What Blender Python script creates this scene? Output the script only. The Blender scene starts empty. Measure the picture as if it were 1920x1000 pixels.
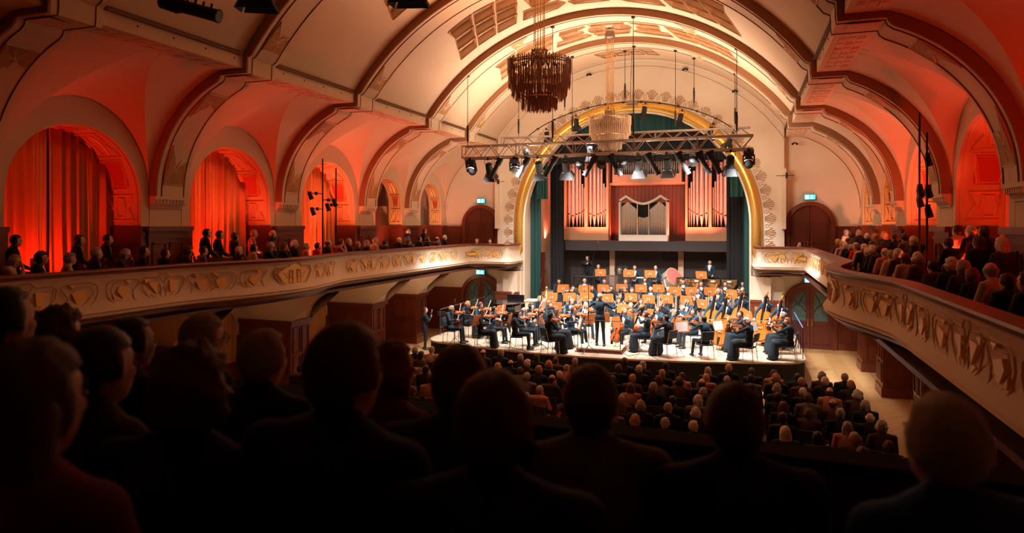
import bpy, math, random
from math import sin, cos, pi, sqrt, radians, atan2
from mathutils import Vector, Matrix, noise
from mathutils.geometry import delaunay_2d_cdt
SC = bpy.context.scene
COL = SC.collection
random.seed(7)
# ------------------------------------------------------------------ camera
YAW = math.atan(435/1280.0)
CY, SY = cos(YAW), sin(YAW)
CAMX, CAMZ = 4.72, 5.15
cd = bpy.data.cameras.new('camera'); cam = bpy.data.objects.new('camera', cd); COL.objects.link(cam)
cam.location = (CAMX, 0, CAMZ); cam.rotation_euler = (pi/2, 0, YAW)
cd.sensor_width = 36; cd.lens = 24; cd.shift_y = -79/1920.0; cd.clip_start = .05; cd.clip_end = 200
cd.dof.use_dof = True; cd.dof.focus_distance = 24; cd.dof.aperture_fstop = 1.8
SC.camera = cam
SC.view_settings.view_transform = 'Standard'; SC.view_settings.look = 'None'
SC.view_settings.exposure = 0.0; SC.view_settings.gamma = 1
SC.cycles.use_denoising = True
SC.cycles.max_bounces = 7; SC.cycles.diffuse_bounces = 4; SC.cycles.glossy_bounces = 2
SC.cycles.transmission_bounces = 4; SC.cycles.transparent_max_bounces = 6
SC.cycles.sample_clamp_indirect = 4.0
SC.cycles.caustics_reflective = False; SC.cycles.caustics_refractive = False
w = bpy.data.worlds.new('world'); SC.world = w; w.use_nodes = True
w.node_tree.nodes['Background'].inputs[0].default_value = (.02, .008, .005, 1)
w.node_tree.nodes['Background'].inputs[1].default_value = .15

def px_Y(u, X):                       # world Y where the sight line of column u meets the plane x = X
    a = (u-960)/1280.0; x = X-CAMX
    t = (a*CY-SY)/(CY+a*SY)
    return x/t
def px_dir(u, v):
    a = (u-960)/1280.0; b = -(v-421)/1280.0
    return Vector((-SY+a*CY, CY+a*SY, b))
def on_z(u, v, z):
    d = px_dir(u, v); k = (z-CAMZ)/d.z
    return Vector((CAMX+d.x*k, d.y*k, z))
def on_y(u, v, Y):
    d = px_dir(u, v); k = Y/d.y
    return Vector((CAMX+d.x*k, Y, CAMZ+d.z*k))
def at_d(u, v, D):
    d = px_dir(u, v)
    return Vector((CAMX+d.x*D, d.y*D, CAMZ+d.z*D))

# ------------------------------------------------------------------ lights
def light(name, kind, loc, target, energy, color, size=.3, spot=60, blend=.6, size_y=None):
    l = bpy.data.lights.new(name, kind); l.energy = energy; l.color = color
    if kind == 'SPOT': l.spot_size = radians(spot); l.spot_blend = blend; l.shadow_soft_size = size
    elif kind == 'AREA':
        l.size = size
        if size_y: l.shape = 'RECTANGLE'; l.size_y = size_y
    else: l.shadow_soft_size = size
    o = bpy.data.objects.new(name, l); COL.objects.link(o); o.location = loc
    d = Vector(target)-Vector(loc)
    o.rotation_euler = d.to_track_quat('-Z', 'Y').to_euler()
    return o
COOL = (1, .98, .97)
for i, (x, tx) in enumerate(((-4.6, -4.9), (-2.9, -1.6), (-.8, -.2), (1.0, 2.0), (3.0, 4.0), (4.6, 5.2))):
    light('stage_spot', 'SPOT', (x, 22.6, 7.3), (tx, 25.6, .9), 2250, COOL, .22, 72, .6)
for x in (-3.6, -1.2, 1.2, 3.6):
    light('stage_back_spot', 'SPOT', (x, 27.0, 8.5), (x*.9, 30.6, 1.6), 2350, COOL, .25, 76, .6)
for x in (-3.4, 0, 3.4):
    light('stage_top_spot', 'SPOT', (x, 26.6, 8.5), (x*1.2, 25.0, .9), 1300, COOL, .25, 85, .7)
# added warm fill areas without fixtures, brightening the vault
light('vault_fill', 'AREA', (-2.2, 24.3, 6.9), (-2.4, 22.8, 14), 330, (1, .74, .56), 2.6).data.spread = radians(128)
light('vault_fill', 'AREA', (2.2, 24.3, 6.9), (2.4, 22.8, 14), 330, (1, .74, .56), 2.6).data.spread = radians(128)
light('vault_fill', 'AREA', (0, 20.0, 8.2), (0, 16.0, 14), 240, (1, .54, .30), 2.6).data.spread = radians(105)
light('vault_fill', 'AREA', (-1.5, 11.5, 8.4), (-3.5, 10.0, 13), 30, (1, .46, .22), 2.0).data.spread = radians(90)
for x in (-3.4, 3.4): light('wall_fill', 'AREA', (x, 24.3, 7.9), (x*.8, 30.3, 9.0), 190, (1, .80, .60), 1.6)  # added soft fill for the end wall, no fixture there
# red uplights standing in the gallery bays
RED = (1, .024, .008); ORANGE = (1, .24, .12)
BAYS = ((9.3+1.9, 1.9, 'big'), (14.1+1.9, 1.9, 'big'), (18.9+1.95, 1.95, 'big'), (23.8+1.35, 1.35, 'small'), (27.5+1.4, 1.4, 'small'))
for sx in (-1, 1):
    for i, (yc, hw, kind) in enumerate(((6.4, 1.9, 'big'),)+BAYS):
        col = (RED, RED, RED, (1, .085, .03), ORANGE, (1, .30, .17))[i]
        if kind == 'big':
            light('window_uplight', 'SPOT', (sx*9.5, yc-.75, 3.28), (sx*10.2, yc+.1, 6.6), (15, 270, 300, 280, 0, 0)[i], col, .03, 96, .7)
            light('lunette_uplight', 'SPOT', (sx*8.7, yc+.2, 3.75), (sx*8.5, yc+.3, 9), (2, 14, 420, 420, 0, 0)[i], (RED, RED, (1, .10, .045), (1, .16, .08), RED, RED)[i], .1, 110, .7)
        else:
            light('niche_uplight', 'SPOT', (sx*8.8, yc, 3.7), (sx*8.9, yc, 8), 260, col, .12, 130, .8)
for x, e in ((-5.0, 60), (-3.0, 60), (-2.2, 70), (-1.45, 40), (1.45, 40), (2.2, 70), (3.0, 60), (5.0, 60)):
    light('organ_uplight', 'SPOT', (x, 34.0, 4.45), (x, 35.1, 6.9), e*5.5, (1, .17, .09), .1, 110, .8)
for x in (-1.72, 1.78): light('organ_glow', 'SPOT', (x, 35.5, 4.5), (x*.97, 36.2, 6.0), 90, (1, .08, .04), .1, 120, .9)
# dim warm house lamps over the rear stalls and under the galleries
light('front_of_house_lamp', 'AREA', (0, 9.5, 10.6), (0, 15, 3), 3, (1, .42, .22), 3.0)
for sx in (-1, 1):
    for y in (20.5, 25.0, 29.3):
        light('under_gallery_lamp', 'POINT', (sx*8.2, y, 2.7), (0, 0, 0), 12, (1, .62, .35), .15)
    light('under_gallery_lamp', 'POINT', (sx*8.4, 15.5, 2.7), (0, 0, 0), 10, (1, .55, .3), .15)

# ------------------------------------------------------------------ materials
MT = {}
def mat(name, col, rough=.7, metal=0.0, emit=None, es=0.0, var=0.0, scale=8.0, bump=0.0, trans=0.0, spec=None, ior=None):
    m = bpy.data.materials.new(name); m.use_nodes = True; nt = m.node_tree; b = nt.nodes['Principled BSDF']
    b.inputs['Base Color'].default_value = (*col, 1); b.inputs['Roughness'].default_value = rough
    b.inputs['Metallic'].default_value = metal
    if spec is not None: b.inputs['Specular IOR Level'].default_value = spec
    if trans: b.inputs['Transmission Weight'].default_value = trans
    if emit: b.inputs['Emission Color'].default_value = (*emit, 1); b.inputs['Emission Strength'].default_value = es
    if var or bump:
        tc = nt.nodes.new('ShaderNodeTexCoord'); n = nt.nodes.new('ShaderNodeTexNoise'); n.inputs['Scale'].default_value = scale
        n.inputs['Detail'].default_value = 4
        nt.links.new(tc.outputs['Object'], n.inputs['Vector'])
        if var:
            r = nt.nodes.new('ShaderNodeMixRGB'); r.inputs[1].default_value = (*[c*(1-var) for c in col], 1); r.inputs[2].default_value = (*[min(1, c*(1+var)) for c in col], 1)
            nt.links.new(n.outputs['Fac'], r.inputs[0]); nt.links.new(r.outputs[0], b.inputs['Base Color'])
        if bump:
            bp = nt.nodes.new('ShaderNodeBump'); bp.inputs['Strength'].default_value = bump; bp.inputs['Distance'].default_value = .02
            nt.links.new(n.outputs['Fac'], bp.inputs['Height']); nt.links.new(bp.outputs[0], b.inputs['Normal'])
    MT[name] = m
    return m
def wood(name, c1, c2, rough=.4, stretch=(1, 1, 12), scale=3.0):
    m = mat(name, c1, rough); nt = m.node_tree; b = nt.nodes['Principled BSDF']
    tc = nt.nodes.new('ShaderNodeTexCoord'); mp = nt.nodes.new('ShaderNodeMapping'); mp.inputs['Scale'].default_value = (1/stretch[0]*10, 1/stretch[1]*10, 1/stretch[2]*10)
    n = nt.nodes.new('ShaderNodeTexNoise'); n.inputs['Scale'].default_value = scale; n.inputs['Detail'].default_value = 5
    r = nt.nodes.new('ShaderNodeMixRGB'); r.inputs[1].default_value = (*c1, 1); r.inputs[2].default_value = (*c2, 1)
    nt.links.new(tc.outputs['Object'], mp.inputs[0]); nt.links.new(mp.outputs[0], n.inputs['Vector'])
    nt.links.new(n.outputs['Fac'], r.inputs[0]); nt.links.new(r.outputs[0], b.inputs['Base Color'])
    return m
def parquet(name, c1, c2, cell=.55, rough=.35):
    """chevron parquet: boards tilted up and down in columns"""
    m = mat(name, c1, rough); nt = m.node_tree; b = nt.nodes['Principled BSDF']; N = nt.nodes.new; L = nt.links.new
    tc = N('ShaderNodeTexCoord'); sp = N('ShaderNodeSeparateXYZ'); L(tc.outputs['Object'], sp.inputs[0])
    pp = N('ShaderNodeMath'); pp.operation = 'PINGPONG'; pp.inputs[1].default_value = cell; L(sp.outputs['X'], pp.inputs[0])
    ad = N('ShaderNodeMath'); ad.operation = 'ADD'; L(sp.outputs['Y'], ad.inputs[0]); L(pp.outputs[0], ad.inputs[1])
    dv = N('ShaderNodeMath'); dv.operation = 'DIVIDE'; dv.inputs[1].default_value = .11; L(ad.outputs[0], dv.inputs[0])
    fl = N('ShaderNodeMath'); fl.operation = 'FLOOR'; L(dv.outputs[0], fl.inputs[0])
    dx = N('ShaderNodeMath'); dx.operation = 'DIVIDE'; dx.inputs[1].default_value = cell; L(sp.outputs['X'], dx.inputs[0])
    fx = N('ShaderNodeMath'); fx.operation = 'FLOOR'; L(dx.outputs[0], fx.inputs[0])
    cb = N('ShaderNodeCombineXYZ'); L(fl.outputs[0], cb.inputs[0]); L(fx.outputs[0], cb.inputs[1])
    wn = N('ShaderNodeTexWhiteNoise'); L(cb.outputs[0], wn.inputs['Vector'])
    mx = N('ShaderNodeMixRGB'); mx.inputs[1].default_value = (*c1, 1); mx.inputs[2].default_value = (*c2, 1)
    # alternate columns catch the grain differently
    md = N('ShaderNodeMath'); md.operation = 'PINGPONG'; md.inputs[1].default_value = 1; L(fx.outputs[0], md.inputs[0])
    mm = N('ShaderNodeMath'); mm.operation = 'MULTIPLY'; mm.inputs[1].default_value = .45; L(md.outputs[0], mm.inputs[0])
    m2 = N('ShaderNodeMath'); m2.operation = 'MULTIPLY_ADD'; m2.inputs[1].default_value = .55; L(wn.outputs['Value'], m2.inputs[0]); L(mm.outputs[0], m2.inputs[2])
    L(m2.outputs[0], mx.inputs[0]); L(mx.outputs[0], b.inputs['Base Color'])
    return m
PL = mat('cream_plaster', (.76, .56, .39), .85, var=.06, scale=1.2, bump=.15)
PLW = mat('white_plaster', (.80, .66, .51), .85, var=.05, scale=1.2)
RIBSHADE = mat('rib_shade_brown', (.30, .13, .05), .8)  # shade tone painted on the ribs' audience side
TAN = mat('ochre_stencil', (.46, .24, .09), .8, var=.25, scale=9)
GOLD = mat('gold_leaf', (.90, .52, .12), .32, .85, var=.2, scale=14, bump=.2)
GOLDP = mat('gold_panel', (1.0, .56, .16), .42, .15, var=.18, scale=25)
LINE = mat('dark_moulding', (.16, .07, .03), .6)
SALMON = mat('salmon_paint', (.82, .50, .34), .85, var=.05, scale=2)
REDP = mat('red_paint', (.62, .10, .05), .8)
RELF = mat('relief_plaster', (.62, .44, .27), .7)
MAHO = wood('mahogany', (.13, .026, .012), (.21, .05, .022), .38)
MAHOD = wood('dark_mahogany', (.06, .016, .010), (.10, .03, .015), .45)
DOORW = wood('door_wood', (.10, .018, .010), (.16, .035, .018), .4)
OAKF = parquet('oak_parquet', (.46, .24, .09), (.62, .37, .16))
STAGEF = parquet('stage_parquet', (.50, .38, .27), (.66, .53, .39), .9)
BLACKF = mat('black_stage_cloth', (.006, .005, .006), .9)
CURT = mat('gold_brown_curtain', (.74, .40, .16), .75)
CURTD = mat('ochre_curtain', (.45, .22, .09), .8)
GREEN = mat('green_velvet', (.0, .050, .046), .7)
BLACKC = mat('black_drape', (.010, .011, .014), .9)
GREY = mat('charcoal_panel', (.055, .045, .045), .8)
PINE = wood('pale_maple', (.75, .50, .32), (.82, .58, .39), .5)
WALNUT = wood('brown_boards', (.13, .065, .045), (.17, .09, .065), .6)
STEEL = mat('truss_aluminium', (.26, .19, .15), .45, .7)
BLK = mat('black_metal', (.012, .012, .014), .45, .3)
BLKM = mat('matt_black', (.008, .008, .009), .8)
PIPE = mat('tin_pipe', (.85, .74, .68), .35, .45)
PIPED = mat('pipe_mouth_dark', (.05, .02, .02), .6)
LENS = mat('lamp_lens', (.9, .95, 1), .2, emit=(.75, .88, 1), es=1.2)
CRYS = mat('crystal', (.50, .25, .16), .15, .25, var=.3, scale=30)
CRYSL = mat('clear_crystal', (.42, .26, .16), .12, .2)
BRASS = mat('brass', (.70, .42, .16), .25, .95)
SILVER = mat('silver', (.80, .80, .82), .2, .95)
GLASS = mat('leaded_glass', (.10, .18, .17), .18, .0, var=.5, scale=12)
PAPER = mat('paper', (.86, .85, .82), .8)
DESK = mat('stand_plywood', (.80, .27, .06), .5, var=.1, scale=6)
VIOL = wood('violin_varnish', (.42, .10, .025), (.58, .17, .04), .25)
BASSW = wood('bass_varnish', (.40, .12, .018), (.56, .19, .03), .25)
CELW = wood('cello_varnish', (.36, .07, .015), (.48, .12, .03), .25)
EBONY = mat('ebony', (.012, .01, .01), .35)
PIANO = mat('piano_lacquer', (.008, .008, .010), .12)
SKIN = mat('skin', (.78, .46, .34), .55)
SKIN2 = mat('deeper_skin', (.55, .30, .20), .55)
def fabric(n, c): return mat(n, c, .85)
F_BLK = fabric('black_wool', (.008, .018, .028)); F_NAVY = fabric('midnight_wool', (.012, .035, .058)); F_CHAR = fabric('charcoal_cloth', (.035, .03, .03))
F_WHT = fabric('white_cotton', (.85, .84, .82)); F_RED = fabric('red_cloth', (.55, .03, .02)); F_CRM = fabric('cream_knit', (.60, .45, .33))
F_DRD = fabric('dark_red_wool', (.16, .010, .008)); F_PNK = fabric('rose_blouse', (.55, .25, .20)); F_GRY = fabric('grey_knit', (.16, .14, .14)); F_BLU = fabric('blue_shirt', (.02, .12, .38)); F_BRN = fabric('brown_tweed', (.10, .05, .03))
H_GRY = mat('grey_hair', (.42, .36, .32), .8); H_WHT = mat('white_hair', (.72, .64, .56), .8); H_BRN = mat('brown_hair', (.10, .04, .02), .6)
H_BLK = mat('black_hair', (.015, .010, .008), .5); H_BLD = mat('blond_hair', (.50, .28, .12), .6); H_RED = mat('auburn_hair', (.22, .06, .025), .6)
CHAIRB = mat('chair_vinyl', (.02, .05, .08), .6); CHAIRR = mat('red_upholstery', (.35, .03, .02), .8); CHROME = mat('chrome', (.5, .5, .5), .25, .9)
SIGN = mat('exit_sign_face', (.02, .30, .45), .4, emit=(.03, .62, .95), es=3.2); SIGNW = mat('exit_sign_white', (.9, .95, 1), .4, emit=(.75, .95, 1), es=4)

# ------------------------------------------------------------------ mesh helpers
KIDS = {}
def reg(o, parent):
    if parent is not None: KIDS.setdefault(parent.name, []).append(o)
class MB:
    def __init__(s): s.v = []; s.f = []
    def add(s, vs, fs):
        k = len(s.v); s.v += [tuple(p) for p in vs]; s.f += [tuple(i+k for i in f) for f in fs]; return s
    def box(s, x0, y0, z0, x1, y1, z1, M=None):
        vs = [Vector((x, y, z)) for x in (x0, x1) for y in (y0, y1) for z in (z0, z1)]
        if M: vs = [M@p for p in vs]
        return s.add(vs, [(0, 1, 3, 2), (4, 6, 7, 5), (0, 4, 5, 1), (2, 3, 7, 6), (0, 2, 6, 4), (1, 5, 7, 3)])
    def cbox(s, c, d, M=None):
        return s.box(c[0]-d[0]/2, c[1]-d[1]/2, c[2]-d[2]/2, c[0]+d[0]/2, c[1]+d[1]/2, c[2]+d[2]/2, M)
    def tube(s, pts, r, n=6, caps=True, closed=False):
        pts = [Vector(p) for p in pts]; m = len(pts); rs = r if hasattr(r, '__len__') else [r]*m
        vs = []; prev = None
        for i, p in enumerate(pts):
            if closed: d = pts[(i+1) % m]-pts[i-1]
            else: d = (pts[min(i+1, m-1)]-pts[max(i-1, 0)])
            d = d.normalized() if d.length > 1e-9 else Vector((0, 0, 1))
            if prev is None:
                a = Vector((0, 0, 1)) if abs(d.z) < .9 else Vector((1, 0, 0))
                e1 = d.cross(a).normalized()
            else:
                e1 = (prev-d*prev.dot(d))
                e1 = e1.normalized() if e1.length > 1e-6 else d.cross(Vector((1, 0, 0))).normalized()
            prev = e1; e2 = d.cross(e1)
            for k in range(n):
                a = 2*pi*k/n; vs.append(p+(e1*cos(a)+e2*sin(a))*rs[i])
        fs = []
        for i in range(m if closed else m-1):
            j = (i+1) % m
            for k in range(n): fs.append((i*n+k, i*n+(k+1) % n, j*n+(k+1) % n, j*n+k))
        if caps and not closed: fs += [tuple(range(n-1, -1, -1)), tuple((m-1)*n+k for k in range(n))]
        return s.add(vs, fs)
    def bar(s, a, b, wd, ht=None):          # rectangular bar
        a, b = Vector(a), Vector(b); d = (b-a).normalized(); ht = ht or wd
        up = Vector((0, 0, 1)) if abs(d.z) < .95 else Vector((0, 1, 0))
        e1 = d.cross(up).normalized()*wd/2; e2 = e1.cross(d).normalized()*ht/2
        vs = [p+x*e1+y*e2 for p in (a, b) for x, y in ((-1, -1), (1, -1), (1, 1), (-1, 1))]
        return s.add(vs, [(3, 2, 1, 0), (4, 5, 6, 7), (0, 1, 5, 4), (1, 2, 6, 5), (2, 3, 7, 6), (3, 0, 4, 7)])
    def lathe(s, prof, c=(0, 0, 0), n=20, M=None):   # prof: (r, z)
        vs = []
        for r, z in prof:
            for k in range(n):
                a = 2*pi*k/n; p = Vector((c[0]+r*cos(a), c[1]+r*sin(a), c[2]+z)); vs.append(M@p if M else p)
        fs = [(i*n+k, i*n+(k+1) % n, (i+1)*n+(k+1) % n, (i+1)*n+k) for i in range(len(prof)-1) for k in range(n)]
        fs += [tuple(range(n-1, -1, -1)), tuple((len(prof)-1)*n+k for k in range(n))]
        return s.add(vs, fs)
    def ell(s, c, r, n=10, m=7, M=None):
        vs = []; c = Vector(c); r = r if hasattr(r, '__len__') else (r, r, r)
        for i in range(m+1):
            th = pi*(i/m)
            for k in range(n):
                a = 2*pi*k/n; p = Vector((r[0]*sin(th)*cos(a), r[1]*sin(th)*sin(a), r[2]*cos(th)))
                vs.append(c+(M@p if M else p))
        fs = [(i*n+k, (i+1)*n+k, (i+1)*n+(k+1) % n, i*n+(k+1) % n) for i in range(m) for k in range(n)]
        return s.add(vs, fs)
    def prism(s, poly, T, t0, t1):          # poly 2-D, T(a, b, h) -> point
        n = len(poly)
        vs = [T(a, b, t0) for a, b in poly]+[T(a, b, t1) for a, b in poly]
        fs = [tuple(range(n-1, -1, -1)), tuple(range(n, 2*n))]+[(i, (i+1) % n, n+(i+1) % n, n+i) for i in range(n)]
        return s.add(vs, fs)
    def grid(s, P, flip=False):              # P: list of rows of points
        n = len(P[0]); vs = [p for row in P for p in row]; fs = []
        for i in range(len(P)-1):
            for k in range(n-1):
                f = (i*n+k, i*n+k+1, (i+1)*n+k+1, (i+1)*n+k); fs.append(f[::-1] if flip else f)
        return s.add(vs, fs)
    def mesh(s, name, smooth=False, mats=()):
        me = bpy.data.meshes.new(name); me.from_pydata([tuple(p) for p in s.v], [], s.f); me.update()
        for m in mats: me.materials.append(m)
        if smooth:
            me.polygons.foreach_set('use_smooth', [True]*len(me.polygons))
            if smooth is not True: me.set_sharp_from_angle(angle=radians(smooth))
        return me
    def obj(s, name, m, parent=None, smooth=False, loc=None, rz=None):
        o = bpy.data.objects.new(name, s.mesh(name, smooth, (m,))); COL.objects.link(o)
        if parent: o.parent = parent; reg(o, parent)
        if loc is not None: o.location = loc
        if rz is not None: o.rotation_euler.z = rz
        return o
def link(name, me, parent=None, loc=(0, 0, 0), rz=0):
    o = bpy.data.objects.new(name, me); COL.objects.link(o); o.parent = parent; reg(o, parent); o.location = loc; o.rotation_euler.z = rz; return o
def struct(name, mb, m, smooth=False, parent=None):
    o = mb.obj(name, m, parent, smooth)
    if not parent: o['kind'] = 'structure'
    return o
def tag(o, label, cat, group=None):
    o['label'] = label; o['category'] = cat
    if group: o['group'] = group
    return o
def thing(name, label, cat, loc=(0, 0, 0), rz=0, group=None):
    o = bpy.data.objects.new(name, None); COL.objects.link(o); o.empty_display_size = .1
    o.location = loc; o.rotation_euler = (0, 0, rz); return tag(o, label, cat, group)
def dup(o, loc=None, rz=None, parent=None, label=None, group=None):
    """copy a thing with its parts and sub-parts"""
    c = o.copy(); COL.objects.link(c); c.parent = parent
    if loc is not None: c.location = loc
    if rz is not None: c.rotation_euler = (0, 0, rz)
    if label: c['label'] = label
    if group: c['group'] = group
    for ch in KIDS.get(o.name, ()): dup(ch, parent=c)
    return c
def recolor(o, m):
    o.material_slots[0].link = 'OBJECT'; o.material_slots[0].material = m
ORD = 'first second third fourth fifth sixth seventh eighth ninth tenth eleventh twelfth thirteenth fourteenth fifteenth sixteenth seventeenth eighteenth nineteenth twentieth'.split()
ORD += ['twenty-'+o for o in ORD[:9]] + ['thirtieth'] + ['thirty-'+o for o in ORD[:9]]
def lin(a, b, n): return [a+(b-a)*i/(n-1) for i in range(n)]
# ================================================================== hall shell
RIBS = (8.3, 13.1, 17.9, 22.8, 26.5); RW = 1.0
YEND = 30.3; Y0 = -3.0
R0, ZC = 7.78, 4.67            # central barrel
BX, BZ = 6.37, 8.80            # beam inner face, soffit
XO = 7.05                      # beam outer edge
EA, EB, EX, EZ = 3.3, 3.15, 5.9, 5.85   # side half vault ellipse
PF = 9.2                       # pier face
def arc_pt(s, r=R0):           # s: signed arc length from the crown
    a = s/R0; return (r*sin(a), ZC+r*cos(a))
SMAX = R0*math.asin(6.37/R0)
def ell_pt(phi, d=0.0):
    x, z = EX+EA*cos(phi), EZ+EB*sin(phi)
    nx, nz = cos(phi)/EA, sin(phi)/EB; l = sqrt(nx*nx+nz*nz)
    return (x-nx/l*d, z-nz/l*d)
PHI1 = math.acos((XO-EX)/EA)
struct('floor', MB().box(-11, Y0, -.1, 11, 31.0, 0), OAKF)
# ---- central barrel with coffer recesses, bay by bay
def coffer_polys(y0, y1):
    """polygons in (s, y): lattice diamonds towards the sides, big cells along the crown"""
    W = y1-y0; yc = (y0+y1)/2; h = W*.30; P = []
    g = .07
    for sg in (-1, 1):
        # lattice field s 2.1..4.7, cut as sheared cells
        n = 3; m = 3
        for i in range(n):
            for j in range(m):
                a0 = 2.2+i*.8; a1 = a0+.8
                b0 = -h+2*h*j/m; b1 = -h+2*h*(j+1)/m
                sh = lambda b: .35*b
                q = [(a0+g/2+sh(b0), b0+g/2), (a1-g/2+sh(b0), b0+g/2), (a1-g/2+sh(b1), b1-g/2), (a0+g/2+sh(b1), b1-g/2)]
                if i == n-1 and j == 0: q = [q[0], (a1-g/2+sh(b0)+.25, b0+g/2+.12), (a1-g/2+sh(b1), b1-g/2), q[3]]
                P.append([(sg*a, yc+b) for a, b in (q if sg > 0 else q[::-1])])
        # long bars beside the crown
        for b0, b1 in ((-h, -h*.42), (h*.42, h)):
            q = [(.95, b0), (2.0+.35*b0, b0), (2.0+.35*b1, b1), (1.15, b1), (.8, (b0+b1)/2)]
            P.append([(sg*a, yc+b) for a, b in (q if sg > 0 else q[::-1])])
        q = [(1.0, -.12), (1.3, -h*.32), (1.85, -h*.32), (1.85, h*.32), (1.3, h*.32), (1.0, .12)]
        P.append([(sg*a, yc+b) for a, b in (q if sg > 0 else q[::-1])])
    for a0 in (-.45, .45):      # crown roundels
        P.append([(a0+.36*cos(2*pi*k/10), yc+.36*sin(2*pi*k/10)*1.1) for k in range(10)])
    for b in (-h*.8, h*.8):
        P.append([(-.7, yc+b-.18), (-.2, yc+b-.26), (.2, yc+b-.26), (.7, yc+b-.18), (.6, yc+b+.16), (-.6, yc+b+.16)])
    return P
def small_coffer(y0, y1):
    yc = (y0+y1)/2; P = []
    for i in range(4):
        for j in range(2):
            a = -1.2+i*.62; b = -.45+j*.5
            P.append([(a+.05+.3*(b), yc+b), (a+.55+.3*b, yc+b), (a+.55+.3*(b+.42), yc+b+.42), (a+.05+.3*(b+.42), yc+b+.42)])
    return P
def inside(p, poly):
    c = False; n = len(poly)
    for i in range(n):
        (x0, y0), (x1, y1) = poly[i], poly[i-1]
        if (y0 > p[1]) != (y1 > p[1]) and p[0] < (x1-x0)*(p[1]-y0)/(y1-y0)+x0: c = not c
    return c
def vault_bay(y0, y1, polys, name):
    mb = MB(); edge = MB()
    pts = []; edges = []
    def addp(p): pts.append(Vector(p)); return len(pts)-1
    b = [addp((s, y)) for s, y in [(s, y0) for s in lin(-SMAX, SMAX, 61)]+[(s, y1) for s in lin(SMAX, -SMAX, 61)]]
    edges += [(b[i], b[(i+1) % len(b)]) for i in range(len(b))]
    for k in range(1, 60):
        s = -SMAX+2*SMAX*k/60
        for y in lin(y0, y1, 8)[1:-1]:
            if not any(inside((s, y), q) for q in polys): addp((s, y+.003*(k % 3)))
    for q in polys:
        qq = []
        for i in range(len(q)):
            (a0, b0), (a1, b1) = q[i], q[(i+1) % len(q)]; n = max(1, int(abs(a1-a0)/.2))
            qq += [(a0+(a1-a0)*t/n, b0+(b1-b0)*t/n) for t in range(n)]
        ids = [addp(p) for p in qq]; edges += [(ids[i], ids[(i+1) % len(ids)]) for i in range(len(ids))]
    vs, es, fs, *_ = delaunay_2d_cdt(pts, edges, [], 1, 1e-5)
    top = []
    def P3(s, y, up): x, z = arc_pt(s, R0+up); return (x, y, z)
    flat = [P3(p[0], p[1], 0) for p in vs]
    out = []; cells = []
    for f in fs:
        c = (sum(vs[i][0] for i in f)/len(f), sum(vs[i][1] for i in f)/len(f))
        (cells if any(inside(c, q) for q in polys) else out).append(f)
    mb.add(flat, out)
    mb.add([P3(p[0], p[1], .2) for p in vs], cells)
    for q in polys:
        for i in range(len(q)):
            (a0, b0), (a1, b1) = q[i], q[(i+1) % len(q)]; n = max(1, int(abs(a1-a0)/.2))
            for t in range(n):
                c0 = (a0+(a1-a0)*t/n, b0+(b1-b0)*t/n); c1 = (a0+(a1-a0)*(t+1)/n, b0+(b1-b0)*(t+1)/n)
                mb.add([P3(*c0, 0), P3(*c1, 0), P3(*c1, .2), P3(*c0, .2)], [(0, 1, 2, 3)])
        edge.tube([P3(a, bb, -.012) for a, bb in q], .022, 4, closed=True)
    struct(name, mb, PL)
    if polys: struct('trim_coffer_edge', edge, TAN)
edges_y = [Y0]+[r for r in RIBS]
vault_bay(Y0, 8.3, [], 'ceiling')
for i, y in enumerate(RIBS):
    a = y+RW; b = RIBS[i+1] if i+1 < len(RIBS) else YEND
    vault_bay(a, b, coffer_polys(a, b) if i < 4 else small_coffer(a, b), 'ceiling')
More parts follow.
